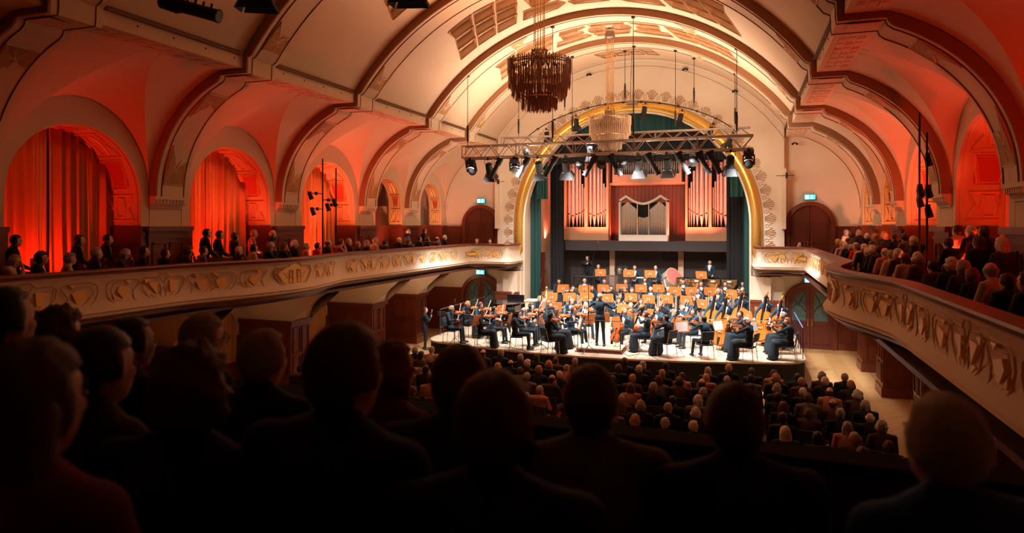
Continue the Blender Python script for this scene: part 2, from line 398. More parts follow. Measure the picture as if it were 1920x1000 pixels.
# ---- ribs: one profile from crown over the beam to the pier
def rib_profile(d):            # right half, from crown outwards, offset d into the room
    P = [arc_pt(s, R0-d) for s in lin(0, SMAX-.12, 26)]
    P = [(x, z) for x, z in P if x < BX-d*.55-.03]
    P += [(BX-d*.55, P[-1][1]-.06), (BX-d*.55, BZ-d*.5), (XO+.02, BZ-d*.5)]
    P += [ell_pt(p, d) for p in lin(PHI1-.03, 0.0, 24)]
    return P
for i, y in enumerate(RIBS):
    for sx in (-1, 1):
        inn, outr = rib_profile(.21), rib_profile(-.06); n = min(len(inn), len(outr))
        # resample both to the same count
        def resamp(P, m=60):
            L = [0]
            for k in range(1, len(P)): L.append(L[-1]+math.dist(P[k], P[k-1]))
            out = []; j = 0
            for q in lin(0, L[-1], m):
                while j < len(L)-2 and L[j+1] < q: j += 1
                t = (q-L[j])/max(1e-9, L[j+1]-L[j]); out.append((P[j][0]+(P[j+1][0]-P[j][0])*t, P[j][1]+(P[j+1][1]-P[j][1])*t))
            return out
        m = 96; I, O = resamp(inn, m), resamp(outr, m)
        mb = MB()
        rows = [[(sx*p[0], y, p[1]) for p in O], [(sx*p[0], y, p[1]) for p in I], [(sx*p[0], y+RW, p[1]) for p in I], [(sx*p[0], y+RW, p[1]) for p in O]]
        mb.grid(rows, flip=sx < 0)
        struct('trim_rib', mb, PL, 35)
        # shade painted as a brown band on the rib's audience side; fine soffit lines
        ln = MB()
        I2 = resamp(rib_profile(.222), m); M2 = resamp(rib_profile(.02), m)
        ln.grid([[(sx*p[0], y-.03, p[1]) for p in M2], [(sx*p[0], y-.03, p[1]) for p in I2], [(sx*p[0], y+.02, p[1]) for p in I2]], flip=sx < 0)
        struct('trim_rib_shade', ln, RIBSHADE, 35)
        l2 = MB()
        for yy in (y+.16, y+.86):
            l2.tube([(sx*p[0], yy, p[1]) for p in resamp(rib_profile(.22), m)], .013, 4)
        struct('trim_rib_line', l2, LINE)
        # star ornaments at the feet of the rib
        orn = MB(); fld = MB()
        def star(path, s0, s1, back):
            """triangle field with a six-rayed star lying on the soffit between lengths s0..s1"""
            P = resamp(rib_profile(.225), 200); L = [0]
            for k in range(1, 200): L.append(L[-1]+math.dist(P[k], P[k-1]))
            def at(s, yy):
                j = min(198, max(0, next((q for q in range(199) if L[q+1] >= s), 198)))
                t = (s-L[j])/max(1e-9, L[j+1]-L[j]); return Vector((sx*(P[j][0]+(P[j+1][0]-P[j][0])*t), yy, P[j][1]+(P[j+1][1]-P[j][1])*t))
            c = (s0*.35+s1*.65) if not back else (s0*.65+s1*.35)
            base, tip = (s1, s0) if not back else (s0, s1)
            q = [(base, y+.2), (base, y+.82), (base+(tip-base)*.6, y+.8), (base+(tip-base)*.45, y+.52), (tip, y+.24)]
            fld.prism(q, lambda a, b, h: at(a, b)+Vector((-sx*h*.6, 0, -h)), -.03, .006)
            for a, bb in (((base, y+.2), (base, y+.82)), ((base, y+.2), (tip, y+.24)), ((base, y+.82), (base+(tip-base)*.6, y+.8)), ((tip, y+.24), (base+(tip-base)*.45, y+.52)), ((base+(tip-base)*.6, y+.8), (base+(tip-base)*.45, y+.52))):
                orn.tube([at(a[0]+(bb[0]-a[0])*t, a[1]+(bb[1]-a[1])*t) for t in (0, .25, .5, .75, 1)], .02, 4)
            for (ds, dy) in ((-.9, -.5), (-.9, .5), (.5, -.6), (.5, .6), (-.2, -1), (-.2, 1), (1, 0)):
                hs = abs(s1-s0)*.30
                orn.tube([at(c, y+.5), at(c+ds*hs, y+.5+dy*.24)], [.028, .012], 4)
        Ltot = sum(math.dist(inn[k], inn[k-1]) for k in range(1, len(inn)))
        Lc = R0*math.asin(6.2/R0)
        star(None, Lc-1.05, Lc-.25, False); star(None, Lc+1.9, Lc+2.75, True); star(None, Ltot-1.35, Ltot-.35, False)
        star(None, 2.6, 3.3, False) if i > 2 else None
        struct('trim_rib_star', orn, PL); struct('trim_rib_star_field', fld, TAN)
# ---- long beams at the foot of the barrel
for sx in (-1, 1):
    name = 'left' if sx < 0 else 'right'
    mb = MB().box(*sorted((sx*BX, sx*XO))[:1], Y0, BZ, max(sx*BX, sx*XO), YEND+.4, BZ+.62)
    struct('trim_beam_'+name, mb, PL)
    ml = MB()
    for i, y in enumerate((Y0,)+RIBS):
        a = y+(RW if i else 0)+.12; b = (RIBS+(YEND,))[i]-.15
        ml.box(*(sorted((sx*(BX-.09), sx*BX))[0], a, BZ+.28, sorted((sx*(BX-.09), sx*BX))[1], b, BZ+.32))
        ml.box(*(sorted((sx*(BX-.06), sx*BX))[0], a, BZ+.34, sorted((sx*(BX-.06), sx*BX))[1], b, BZ+.37))
    struct('trim_beam_moulding_'+name, ml, LINE)
    dots = MB()
    for k in range(30):
        dots.ell((sx*BX, 4+k*.88, BZ+.18), (.02, .025, .025), 6, 4)
    struct('trim_beam_lamp_holes_'+name, dots, LINE)
    # stencilled chequers on the soffit
    st = MB()
    for i, y in enumerate(RIBS):
        a = y+RW; b = (RIBS+(YEND,))[i+1]
        st.box(min(sx*(BX+.08), sx*(XO-.08)), y+.12, BZ-.15, max(sx*(BX+.08), sx*(XO-.08)), y+.55, BZ-.138)
        for q in range(int((b-a-.3)/.42)):
            for r in range(3):
                x0 = BX+.12+r*.17; y0 = a+.2+q*.42
                st.box(min(sx*x0, sx*(x0+.13)), y0, BZ-.012, max(sx*x0, sx*(x0+.13)), y0+.30, BZ)
                if (q+r) % 2: st.box(min(sx*x0, sx*(x0+.13)), y0+.08, BZ-.02, max(sx*x0, sx*(x0+.13)), y0+.2, BZ)
    struct('trim_beam_stencil_'+name, st, SALMON)
# ---- side half vaults with pointed lunettes, arcade wall and niches
def side_bay(sx, ya, yb, big):
    yc, w = (ya+yb)/2, (yb-ya)/2-.02; H = 2.12 if big else 1.80
    name = 'left' if sx < 0 else 'right'
    mb = MB(); NY = 44; N1, N2 = 14, 10
    v_rows, l_rows, wall_top = [], [], []
    for k in range(NY+1):
        th = -1+2*k/NY; yv = yc+w*sin(th*pi/2)*1.0; t = (yv-yc)/w
        Lz = EZ+H*sqrt(max(0, 1-t*t)); sl = .4*(Lz-EZ)/H
        lo, hi = 0.0, PHI1
        g = lambda ph: (EZ+EB*sin(ph))-(Lz+sl*(PF-(EX+EA*cos(ph))))
        if g(hi) < 0: ph = hi
        else:
            for _ in range(30):
                md = (lo+hi)/2
                if g(md) > 0: hi = md
                else: lo = md
            ph = (lo+hi)/2
        v_rows.append([(sx*(EX+EA*cos(q)), yv, EZ+EB*sin(q)) for q in lin(PHI1, ph, N1)])
        xi, zi = EX+EA*cos(ph), EZ+EB*sin(ph)
        l_rows.append([(sx*(xi+(PF-xi)*q), yv, zi+(Lz-zi)*q) for q in lin(0, 1, N2)])
        wall_top.append((yv, Lz))
    m1 = MB().grid(v_rows, flip=sx > 0); struct('ceiling_side_'+name, m1, PL, True)
    m2 = MB().grid(l_rows, flip=sx > 0); struct('ceiling_lunette_'+name, m2, PL, True)
    # wall ring with the arched niche
    r = 1.62 if big else 1.12; zn = 5.75 if big else 5.95; dep = 1.25 if big else .65
    yn = yc+(.02 if big else 0)
    zb = 3.2
    ring = MB()
    niche = [(yn-r, zb)]+[(yn-r*cos(q), zn+r*sin(q)) for q in lin(0, pi, NY-1)]+[(yn+r, zb)]
    outer = [(ya, zb)]+wall_top[1:-1]+[(yb, zb)]
    outer = [(ya, zb)]+[wall_top[int(round(k*NY/(NY-2)))] for k in range(NY-1)]+[(yb, zb)]
    ring.grid([[(sx*PF, a, z) for a, z in outer], [(sx*PF, a, z) for a, z in niche]], flip=sx > 0)
    struct('wall_niche_'+name, ring, PL)
    rev = MB().grid([[(sx*PF, a, z) for a, z in niche], [(sx*(PF+dep), a, z) for a, z in niche]], flip=sx > 0)
    struct('wall_reveal_'+name, rev, PL, 35)
    # painted frame on the reveal: lines and interlaced panels
    pt = MB(); red = MB()
    def RV(q, d):              # q 0..1 along the reveal from foot to foot, d depth 0..1
        L1 = zn-zb; Ls = [L1, pi*r, L1]; T = sum(Ls); s = q*T; e = .012
        if s < L1: return Vector((sx*(PF+dep*d), yn-r+e, zb+s))
        if s > L1+pi*r: return Vector((sx*(PF+dep*d), yn+r-e, zb+(T-s)))
        a = (s-L1)/r; return Vector((sx*(PF+dep*d), yn-(r-e)*cos(a), zn+(r-e)*sin(a)))
    L1 = zn-zb; T = 2*L1+pi*r
    q0 = (5.15-zb)/T
    for d in (.08, .90):
        pt.tube([RV(q, d) for q in lin(q0, 1-q0, 50)], .022, 4)
    for qa, qb in ((q0+.01, q0+.07), (1-q0-.07, 1-q0-.01), (.36, .44), (.56, .64)):
        m_ = (qa+qb)/2
        for P in ([(qa, .2), (qa, .8), (m_, .7), (qb, .85), (qb, .15), (m_, .3)], [(qa+.008, .42), (m_, .5-.12), (qb-.008, .42), (qb-.008, .58), (m_, .62), (qa+.008, .58)]):
            pts = []
            for i in range(len(P)):
                (a0, b0), (a1, b1) = P[i], P[(i+1) % len(P)]
                pts += [RV(a0+(a1-a0)*t/3, b0+(b1-b0)*t/3) for t in range(3)]
            pt.tube(pts, .03, 4, closed=True)
    for qa, qb in ((q0+.075, .36), (.64, 1-q0-.075), (.45, .55)):
        for e_, rr in ((.0, .022), (.035, .012)):
            P = [(qa+.01+e_*.2, .32+e_), (qb-.01-e_*.2, .22+e_), (qb-.01-e_*.2, .78-e_), (qa+.01+e_*.2, .68-e_)] if qa < .5 else [(qa+.01+e_*.2, .22+e_), (qb-.01-e_*.2, .32+e_), (qb-.01-e_*.2, .68-e_), (qa+.01+e_*.2, .78-e_)]
            pts = []
            for i in range(4):
                (a0, b0), (a1, b1) = P[i], P[(i+1) % 4]
                pts += [RV(a0+(a1-a0)*t/10, b0+(b1-b0)*t/10) for t in range(10)]
            pt.tube(pts, rr, 4, closed=True)
        rows = [[RV(q, (.34 if (qa < .5) else .26)+(.42 if d else 0)) for q in lin(qa+.015, qb-.015, 14)] for d in (0, 1)]
        red.grid([[p+Vector((0, 0, 0)) for p in row] for row in rows])
    struct('trim_reveal_lines_'+name, pt, GOLDP)
    struct('trim_reveal_panel_'+name, red, REDP)
    return yn, r, zn, dep
def folds(x0, x1, y, z0, z1, amp=.06, wl=.22, axis='x', top=None, seed=0, n=None, flare=1.0):
    """hanging cloth with depth; top(t) gives the height of the upper edge"""
    mb = MB(); L = abs(x1-x0); n = n or int(L/.035)+2; rows = []
    rnd = random.Random(seed); ph = [rnd.uniform(0, 6.28) for _ in range(4)]
    for th in (0, .03):
        for zz in lin(0, 1, 9) if th == 0 else lin(1, 0, 9):
            row = []
            for k in range(n):
                t = k/(n-1); x = x0+(x1-x0)*t; zt = top(t) if top else z1
                a = amp*(flare-(flare-1)*zz)
                q_ = pi*L*t/wl+ph[0]+.9*sin(3.1*t*L/wl*.4+ph[1])+.25*sin(2.2*zz+ph[3]+3*t)
                d = a*(1-2*abs(sin(q_))**.8)*(.7+.3*sin(1.7*t*L/wl+ph[2]))+a*.18*sin(2*pi*L*t/(wl*.37)+ph[2])
                z = z0+(zt-z0)*zz
                row.append((x, y+d+th, z) if axis == 'x' else (y+d+th, x, z))
            rows.append(row)
    mb.grid(rows)
    return mb
niches = []
for sx in (-1, 1):
    nm = 'left' if sx < 0 else 'right'
    yb0 = [(-1.3, 3.5), (4.5, 8.3)]
    for i, y in enumerate(RIBS):
        a = y+RW; b = (RIBS+(YEND+.5,))[i+1]
        niches.append((sx, i)+side_bay(sx, a, b, i < 3)+(a, b))
    niches.append((sx, -1)+side_bay(sx, 4.5, 8.3, True)+(4.5, 8.3))
    # plain continuation behind the audience
    rows = [[(sx*(EX+EA*cos(q)), yy, EZ+EB*sin(q)) for q in lin(PHI1, 0, 20)] for yy in (Y0, 4.5)]
    struct('ceiling_side_rear_'+nm, MB().grid(rows, flip=sx > 0), PL, True)
    struct('wall_rear_'+nm, MB().box(min(sx*9.2, sx*9.3), Y0, 0, max(sx*9.2, sx*9.3), 4.5, 6.1), PL)
    # outer wall, both storeys
    struct('wall_'+nm, MB().box(min(sx*10.6, sx*10.8), Y0, 0, max(sx*10.6, sx*10.8), 31, 9), PL)
    for i, y in enumerate(RIBS):
        # pier with moulded capital
        p = MB().box(min(sx*PF, sx*10.6), y, 3.2, max(sx*PF, sx*10.6), y+RW, 5.95)
        struct('wall_pier_'+nm, p, PL)
        c = MB()
        for k, (e, z0, z1) in enumerate(((.04, 5.55, 5.61), (.08, 5.61, 5.67), (.16, 5.67, 5.77), (.21, 5.77, 5.86))):
            c.box(min(sx*(PF-e), sx*PF), y-.02, z0, max(sx*(PF-e), sx*PF), y+RW+.02, z1)
        for q in range(9): c.box(min(sx*(PF-.185), sx*PF), y+.05+q*.105, 5.68, max(sx*(PF-.185), sx*PF), y+.11+q*.105, 5.76)
        struct('trim_capital_'+nm, c, PL)
        # wooden pedestal of the pier on the gallery
        wd = MB().box(min(sx*(PF-.10), sx*10.3), y-.12, 3.2, max(sx*(PF-.10), sx*10.3), y+RW+.12, 4.98)
        wd.box(min(sx*(PF-.20), sx*10), y-.2, 4.98, max(sx*(PF-.20), sx*10), y+RW+.2, 5.1)
        wd.box(min(sx*(PF-.14), sx*10), y-.16, 4.80, max(sx*(PF-.14), sx*10), y+RW+.16, 4.86)
        for yy in (y-.02, y+.52):
            wd.box(min(sx*(PF-.13), sx*PF), yy, 3.5, max(sx*(PF-.13), sx*PF), yy+.40, 3.54)
            wd.box(min(sx*(PF-.13), sx*PF), yy, 4.66, max(sx*(PF-.13), sx*PF), yy+.40, 4.70)
            wd.box(min(sx*(PF-.13), sx*PF), yy, 3.5, max(sx*(PF-.13), sx*PF), yy+.04, 4.7)
            wd.box(min(sx*(PF-.13), sx*PF), yy+.40, 3.5, max(sx*(PF-.13), sx*PF), yy+.44, 4.7)
        struct('trim_pedestal_'+nm, wd, MAHO)
for (sx, i, yn, r, zn, dep, a, b) in niches:
    nm = 'left' if sx < 0 else 'right'
    # panelled dado: jambs and, in the small bays, the back
    wd = MB()
    for y0, y1 in ((a, yn-r+.04), (yn+r-.04, b)):
        wd.box(min(sx*(PF-.05), sx*(PF+dep)), y0, 3.2, max(sx*(PF-.05), sx*(PF+dep)), y1, 5.0)
        wd.box(min(sx*(PF-.10), sx*(PF+dep)), y0, 5.0, max(sx*(PF-.10), sx*(PF+dep)), y1+0, 5.1)
    if i >= 3:
        wd.box(min(sx*(PF+dep-.06), sx*(PF+dep+.1)), a, 3.2, max(sx*(PF+dep-.06), sx*(PF+dep+.1)), b, 5.0)
        wd.box(min(sx*(PF+dep-.1), sx*(PF+dep+.1)), a, 5.0, max(sx*(PF+dep-.1), sx*(PF+dep+.1)), b, 5.1)
        for q in range(5): wd.box(min(sx*(PF+dep-.09), sx*(PF+dep)), yn-r+.1+q*(2*r-.2)/5, 3.5, max(sx*(PF+dep-.09), sx*(PF+dep)), yn-r+.14+q*(2*r-.2)/5, 4.8)
    struct('trim_dado_'+nm, wd, MAHO)
    if i < 3:
        fr = MB()
        prof = [(yn-r+.03, 3.2)]+[(yn-(r-.03)*cos(q), zn+(r-.03)*sin(q)) for q in lin(0, pi, 30)]+[(yn+r-.03, 3.2)]
        fr.tube([(sx*(PF+dep-.12), y_, z_) for y_, z_ in prof], .045, 6)
        struct('trim_window_frame_'+nm, fr, GOLDP, True)
        top = lambda t, yn=yn, r=r, zn=zn: zn+sqrt(max(0.0, r*r-(r*(2*t-1)*.999)**2))
        order = ('near', 'second', 'third')
        half = [folds(yn-r+.02, yn-.003, sx*(PF+dep-.30), 3.22, 0, .12, .30, 'y', (lambda t, f=top: f(t*.5)), seed=i*7+3, n=120, flare=1.4),
                folds(yn+.003, yn+r-.02, sx*(PF+dep-.30), 3.22, 0, .12, .27, 'y', (lambda t, f=top: f(.5+t*.5)), seed=i*7+5, n=110, flare=1.4)]
        wname = {-1: 'window above the rear seats', 0: 'widest gallery window', 1: 'middle gallery window', 2: 'gallery window closest to the stage'}[i]
        side = 'beside the red lit long gallery' if sx < 0 else 'behind the packed gallery'
        for h_, q in ((half[0], 'audience-side'), (half[1], 'stage-side')):
            o = h_.obj('window_curtain', CURT, smooth=True)
            tag(o, f'{q} half of the red-lit curtain in the {wname}, {"west" if sx<0 else "east"} wall', 'curtain', 'window curtains of the galleries')
# ================================================================== galleries
def gal_x(y, bulge=True):
    x = 6.98
    if 11.6 < y < 18.4: x -= .62*(.5+.5*cos((y-15.0)/3.4*pi))**.8
    return x
ZR = 4.25
def gallery(sx):
    nm = 'left' if sx < 0 else 'right'
    path = [(sx*gal_x(y), y) for y in [1.2]+lin(6, 11.5, 4)+lin(11.6, 18.4, 40)+lin(19, 28.3, 8)]
    path += [(sx*6.92, 28.5), (sx*6.75, 28.62)]+[(sx*x, 28.62+.10*sin((6.75-x)/1.5*pi)) for x in lin(6.6, 5.35, 6)]+[(sx*5.2, 28.75), (sx*5.15, 29.1), (sx*5.15, YEND)]
    P = [Vector((x, y, 0)) for x, y in path]; N = []
    for i in range(len(P)):
        d = (P[min(i+1, len(P)-1)]-P[max(i-1, 0)]).normalized(); n = Vector((d.y, -d.x, 0))
        if n.x*sx > 0: n = -n
        if i > len(P)-13 and n.y > 0 and abs(n.y) > .5: n = -n
        N.append(n)
    def ext(prof): return [[(p.x+n.x*o, p.y+n.y*o, z) for o, z in prof] for p, n in zip(P, N)]
    fas = [(.0, ZR-0.043), (.02, ZR-0.103), (-.02, ZR-0.155), (-.01, ZR-0.473), (.03, ZR-0.645), (.10, ZR-0.740), (.12, ZR-0.774), (.08, ZR-0.800), (.10, ZR-0.843), (.04, ZR-0.877)]
    struct('wall_gallery_front_'+nm, MB().grid(ext(fas), flip=sx > 0), PLW, 40)
    cap = [(-.22, ZR-.02), (-.22, ZR+.03), (.07, ZR+.03), (.09, ZR), (.06, ZR-.05), (-.02, ZR-.06)]
    struct('trim_gallery_rail_'+nm, MB().grid(ext(cap), flip=sx > 0), MAHO, 30)
    back = [(-.2, ZR), (-.2, 3.2)]
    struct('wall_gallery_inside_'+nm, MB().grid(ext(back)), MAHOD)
    low = [(.04, ZR-0.877), (.02, ZR-0.903), (-.03, ZR-0.912), (-.03, ZR-0.937), (-.07, ZR-0.946), (-.07, ZR-0.980), (-.13, ZR-0.989), (-.15, ZR-1.032), (-.22, ZR-1.041), (-.24, ZR-1.092), (-.5, ZR-1.092)]
    mm = MB().grid(ext(low), flip=sx > 0)
    struct('trim_gallery_moulding_'+nm, mm, mat('bronze_moulding_'+nm, (.20, .11, .07), .3, .3), 40)
    # relief: the fan and shield reliefs with gilded fields
    rel, gl = MB(), MB()
    seg = [0]
    for i in range(1, len(P)): seg.append(seg[-1]+(P[i]-P[i-1]).length)
    def on(s, z, o=.02):
        j = next((k for k in range(len(seg)-1) if seg[k+1] >= s), len(seg)-2); t = (s-seg[j])/(seg[j+1]-seg[j])
        p = P[j].lerp(P[j+1], t); n = N[j].lerp(N[j+1], t).normalized(); return Vector((p.x+n.x*o, p.y+n.y*o, z))
    def s_of_y(y): return min(range(len(P)), key=lambda k: 0) if False else next(seg[k]+(y-P[k].y)/(P[k+1].y-P[k].y)*(seg[k+1]-seg[k]) for k in range(len(P)-1) if P[k].y <= y <= P[k+1].y)
    zc = ZR-.45
    def line(pts, s, w, h, r=.016, closed=True):
        q = [(s+a*w, zc+b*h) for a, b in pts]; out = []
        m = len(q) if closed else len(q)-1
        for i in range(m):
            (a0, b0), (a1, b1) = q[i], q[(i+1) % len(q)]
            out += [on(a0+(a1-a0)*t/3, b0+(b1-b0)*t/3) for t in range(3)]
        if not closed: out.append(on(*q[-1]))
        rel.tube(out, r, 4, closed=closed)
    def panel(pts, s, w, h):
        q = [(s+a*w, zc+b*h) for a, b in pts]; n = len(q)
        vs = [on(a, b, -.02) for a, b in q]+[on(a, b, .034) for a, b in q]
        gl.add(vs, [tuple(range(n, 2*n)), tuple(range(n-1, -1, -1))]+[(i, (i+1) % n, n+(i+1) % n, n+i) for i in range(n)])
    def fan(s, m):
        w, h = .40*m, .27
        line([(-.95, .75), (-.6, .95), (.6, .95), (.95, .7), (1, .2), (.85, -.35), (.5, -.75), (0, -.95), (-.85, -.9), (-.6, -.5), (-.55, 0), (-.75, .4)], s, w, h, .012)
        line([(-.4, .7), (.55, .7), (.75, .2), (.55, -.35), (.05, -.7), (-.4, -.6)], s, w, h, .008, False)
        panel([(-.35, .25), (.25, .45), (.4, .1), (.05, -.45), (-.15, -.4)], s, w, h)
        panel([(-.5, .85), (-.1, .88), (-.3, .6)], s, w, h); panel([(.3, -.5), (.62, -.1), (.55, -.5)], s, w, h)
    def shield(s):
        w, h = .55, .30
        line([(-1, .6), (-.8, .85), (-.3, .8), (-.12, 1.1), (.12, 1.1), (.3, .8), (.8, .85), (1, .6), (.95, .1), (.72, -.45), (.35, -.85), (0, -1), (-.35, -.85), (-.72, -.45), (-.95, .1)], s, w, h, .012)
        line([(-.75, .55), (-.15, .2), (-.1, -.7)], s, w, h, .011, False); line([(.75, .55), (.15, .2), (.1, -.7)], s, w, h, .011, False)
        line([(-.25, .95), (0, .3), (.25, .95)], s, w, h, .011, False); line([(-.2, -.3), (0, .1), (.2, -.3)], s, w, h, .011, False)
        panel([(-.72, .45), (-.28, .5), (-.32, -.35)], s, w, h); panel([(.72, .45), (.28, .5), (.32, -.35)], s, w, h)
        panel([(-.9, .75), (-.6, .68), (-.85, .45)], s, w, h); panel([(.6, -.35), (.3, -.7), (.45, -.3)], s, w, h); panel([(-.6, -.35), (-.3, -.7), (-.45, -.3)], s, w, h)
    def emblem(s):
        w, h = .78, .36
        for k_, r_ in ((1, .022), (.86, .012)):
            line([(-1*k_, .35*k_), (-.85*k_, .75*k_), (-.35*k_, .8*k_), (-.2*k_, 1.05*k_), (0, 1.25*k_), (.2*k_, 1.05*k_), (.35*k_, .8*k_), (.85*k_, .75*k_), (1*k_, .35*k_), (.75*k_, -.35*k_), (.35*k_, -.85*k_), (0, -1*k_), (-.35*k_, -.85*k_), (-.75*k_, -.35*k_)], s, w, h, r_)
        panel([(-.82, .28), (-.6, .55), (0, .95), (.6, .55), (.82, .28), (.6, -.3), (.3, -.68), (0, -.8), (-.3, -.68), (-.6, -.3)], s, w, h)
        for a in (-.28, -.12, .12, .28): line([(a, .45), (a*1.1, -.45)], s, w, h, .02, False)
        for b in (.45, 0, -.45): line([(-.28, b), (-.1, b)], s, w, h, .02, False); line([(.1, b), (.28, b)], s, w, h, .02, False)
        for a in (-1, 1): line([(a*.35, -.1), (a*.6, .35), (a*.8, .1)], s, w, h, .018, False); line([(a*.35, .2), (a*.85, .5)], s, w, h, .014, False)
    for yc in (5.5, 8.42, 11.35, 19.75, 22.7, 25.65):
        s = s_of_y(yc); fan(s-.98, -1); shield(s); fan(s+.98, 1)
    s = s_of_y(15.0); emblem(s); fan(s-1.35, -1); fan(s+1.35, 1); fan(s-2.25, 1); fan(s+2.25, -1)
    s0 = seg[-12]
    def longp(s):
        w, h = .42, .2
        line([(-1.2, .7), (-.9, 0), (-1.2, -.7), (-.7, -.4), (.7, -.5), (1.1, -.8), (.9, 0), (1.1, .8), (.7, .6), (-.7, .5)], s, w, h)
        panel([(-.75, .1), (-.5, .35), (.6, .4), (.75, .0), (.4, -.3), (-.4, -.25)], s, w, h)
    longp(s0+.15); shield(s0+.85-.08); fan(s0+1.38-.05, 1)
    struct('trim_relief_'+nm, rel, RELF); struct('trim_gilding_'+nm, gl, GOLDP)
    # floor slab, stepped seating platform and coved soffit
    fl = MB().box(min(sx*6.9, sx*10.6), 1.2, 3.12, max(sx*6.9, sx*10.6), 30.8, 3.2)
    fl.box(min(sx*5.35, sx*6.9), 28.8, 3.12, max(sx*5.35, sx*6.9), 30.8, 3.2)
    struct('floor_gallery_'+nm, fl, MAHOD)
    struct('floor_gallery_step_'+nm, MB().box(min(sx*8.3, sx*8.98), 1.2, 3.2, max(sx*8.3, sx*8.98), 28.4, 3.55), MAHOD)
    # underside: plaster arches springing from the lower piers
    so = MB(); rib = MB()
    ys = [(-1.0, 3.5), (4.5, 8.3), (9.3, 13.1), (14.1, 17.9), (18.9, 22.8), (23.8, 26.5), (27.5, 30.8)]
    for a, b in ys:
        rows = []
        for k in range(17):
            yy = a+(b-a)*k/16; t = 2*k/16-1
            zt = 2.1+1.0*sqrt(max(0, 1-abs(t if b < 30 or t < 0 else 0)**2.6))
            rows.append([(sx*x, yy, 3.1+(zt-3.1)*min(1, max(0, (x-7.4)/1.2))) for x in lin(7.3, 8.75, 10)]+[(sx*10.6, yy, zt)])
        so.grid(rows, flip=sx < 0)
    struct('ceiling_under_gallery_'+nm, so, PLW, True)
    for y in (3.5,)+RIBS:
        prof = [(8.63, 2.1)]+[(8.63-1.4*(1-cos(q)), 2.1+.98*sin(q)) for q in lin(0, pi/2, 12)]+[(7.2, 3.13), (10.6, 3.13), (10.6, 2.1)]
        rib.prism(prof, lambda a, b, h, y=y: Vector((sx*a, y+h, b)), 0, RW)
    struct('trim_bracket_'+nm, rib, PLW)
    # lower piers: wood clad
    for k, y in enumerate((3.5,)+RIBS):
        wd = MB().box(min(sx*8.63, sx*10.6), y, 0, max(sx*8.63, sx*10.6), y+RW, 2.02)
        wd.box(min(sx*8.55, sx*10.6), y-.07, 2.02, max(sx*8.55, sx*10.6), y+RW+.07, 2.14)
        wd.box(min(sx*8.59, sx*10.6), y-.04, 0, max(sx*8.59, sx*10.6), y+RW+.04, .28)
        for (y0, y1) in ((y+.1, y+.46), (y+.54, y+.9)):
            for (z0, z1) in ((.42, 1.0), (1.1, 1.9)):
                for (a, b, c, d) in ((y0, y1, z0, z0+.03), (y0, y1, z1-.03, z1), (y0, y0+.03, z0, z1), (y1-.03, y1, z0, z1)):
                    wd.box(min(sx*8.60, sx*8.64), a, c, max(sx*8.60, sx*8.64), b, d)
        for (x0, x1) in ((8.75, 9.2), (9.3, 9.75)):
            for (z0, z1) in ((.42, 1.0), (1.1, 1.9)):
                for (a, b, c, d) in ((x0, x1, z0, z0+.03), (x0, x1, z1-.03, z1), (x0, x0+.03, z0, z1), (x1-.03, x1, z0, z1)):
                    wd.box(min(sx*a, sx*b), y-.03, c, max(sx*a, sx*b), y+.01, d)
        if k in (4, 5):
            for q in range(14): wd.box(min(sx*8.59, sx*8.62), y+.14, .46+q*.036, max(sx*8.59, sx*8.62), y+.86, .475+q*.036)
        struct('wall_lower_pier_'+nm, wd, MAHO)
    # dado along the outer wall below, with arched windows and their curtains
    dd = MB()
    for a, b in ys[1:]: dd.box(min(sx*10.5, sx*10.6), a, 0, max(sx*10.5, sx*10.6), b, 1.55 if b < 23 else 2.0); dd.box(min(sx*10.45, sx*10.6), a, 1.55 if b < 23 else 2.0, max(sx*10.45, sx*10.6), b, 1.62 if b < 23 else 2.08)
    struct('trim_lower_dado_'+nm, dd, MAHO)
    wn = 0
    for a, b in ((9.3, 13.1), (14.1, 17.9), (18.9, 22.8)):
        for yc in (a+(b-a)*.27, a+(b-a)*.73):
            wn += 1; r = .62
            fr = MB(); pf = [(yc-r, .9)]+[(yc-r*cos(q), 1.95+r*sin(q)*1.05) for q in lin(0, pi, 20)]+[(yc+r, .9)]
            fr.tube([(sx*10.5, a_, b_) for a_, b_ in pf], .05, 6)
            struct('trim_lower_window_'+nm, fr, PLW, True)
            top = lambda t, r=r: 1.95+1.05*sqrt(max(0, r*r-(r*(2*t-1)*.999)**2))
            o = folds(yc-r, yc+r, sx*10.4, .85, 0, .035, .16, 'y', top, seed=wn, n=60).obj('window_curtain', CURTD, smooth=True)
            tag(o, f'ochre curtain, {ORD[wn-1]} arched window from the rear below the {"west" if sx<0 else "east"} gallery', 'curtain', 'curtains of the windows below the galleries')
for sx in (-1, 1): gallery(sx)

# ================================================================== end walls and proscenium
AZ, AR = CAMZ, 5.0             # arch centre height and opening radius
def arch_outline(r, zb, n=48):
    return [(-r, zb)]+[(-r*cos(q), AZ+r*sin(q)) for q in lin(0, pi, n)]+[(r, zb)]
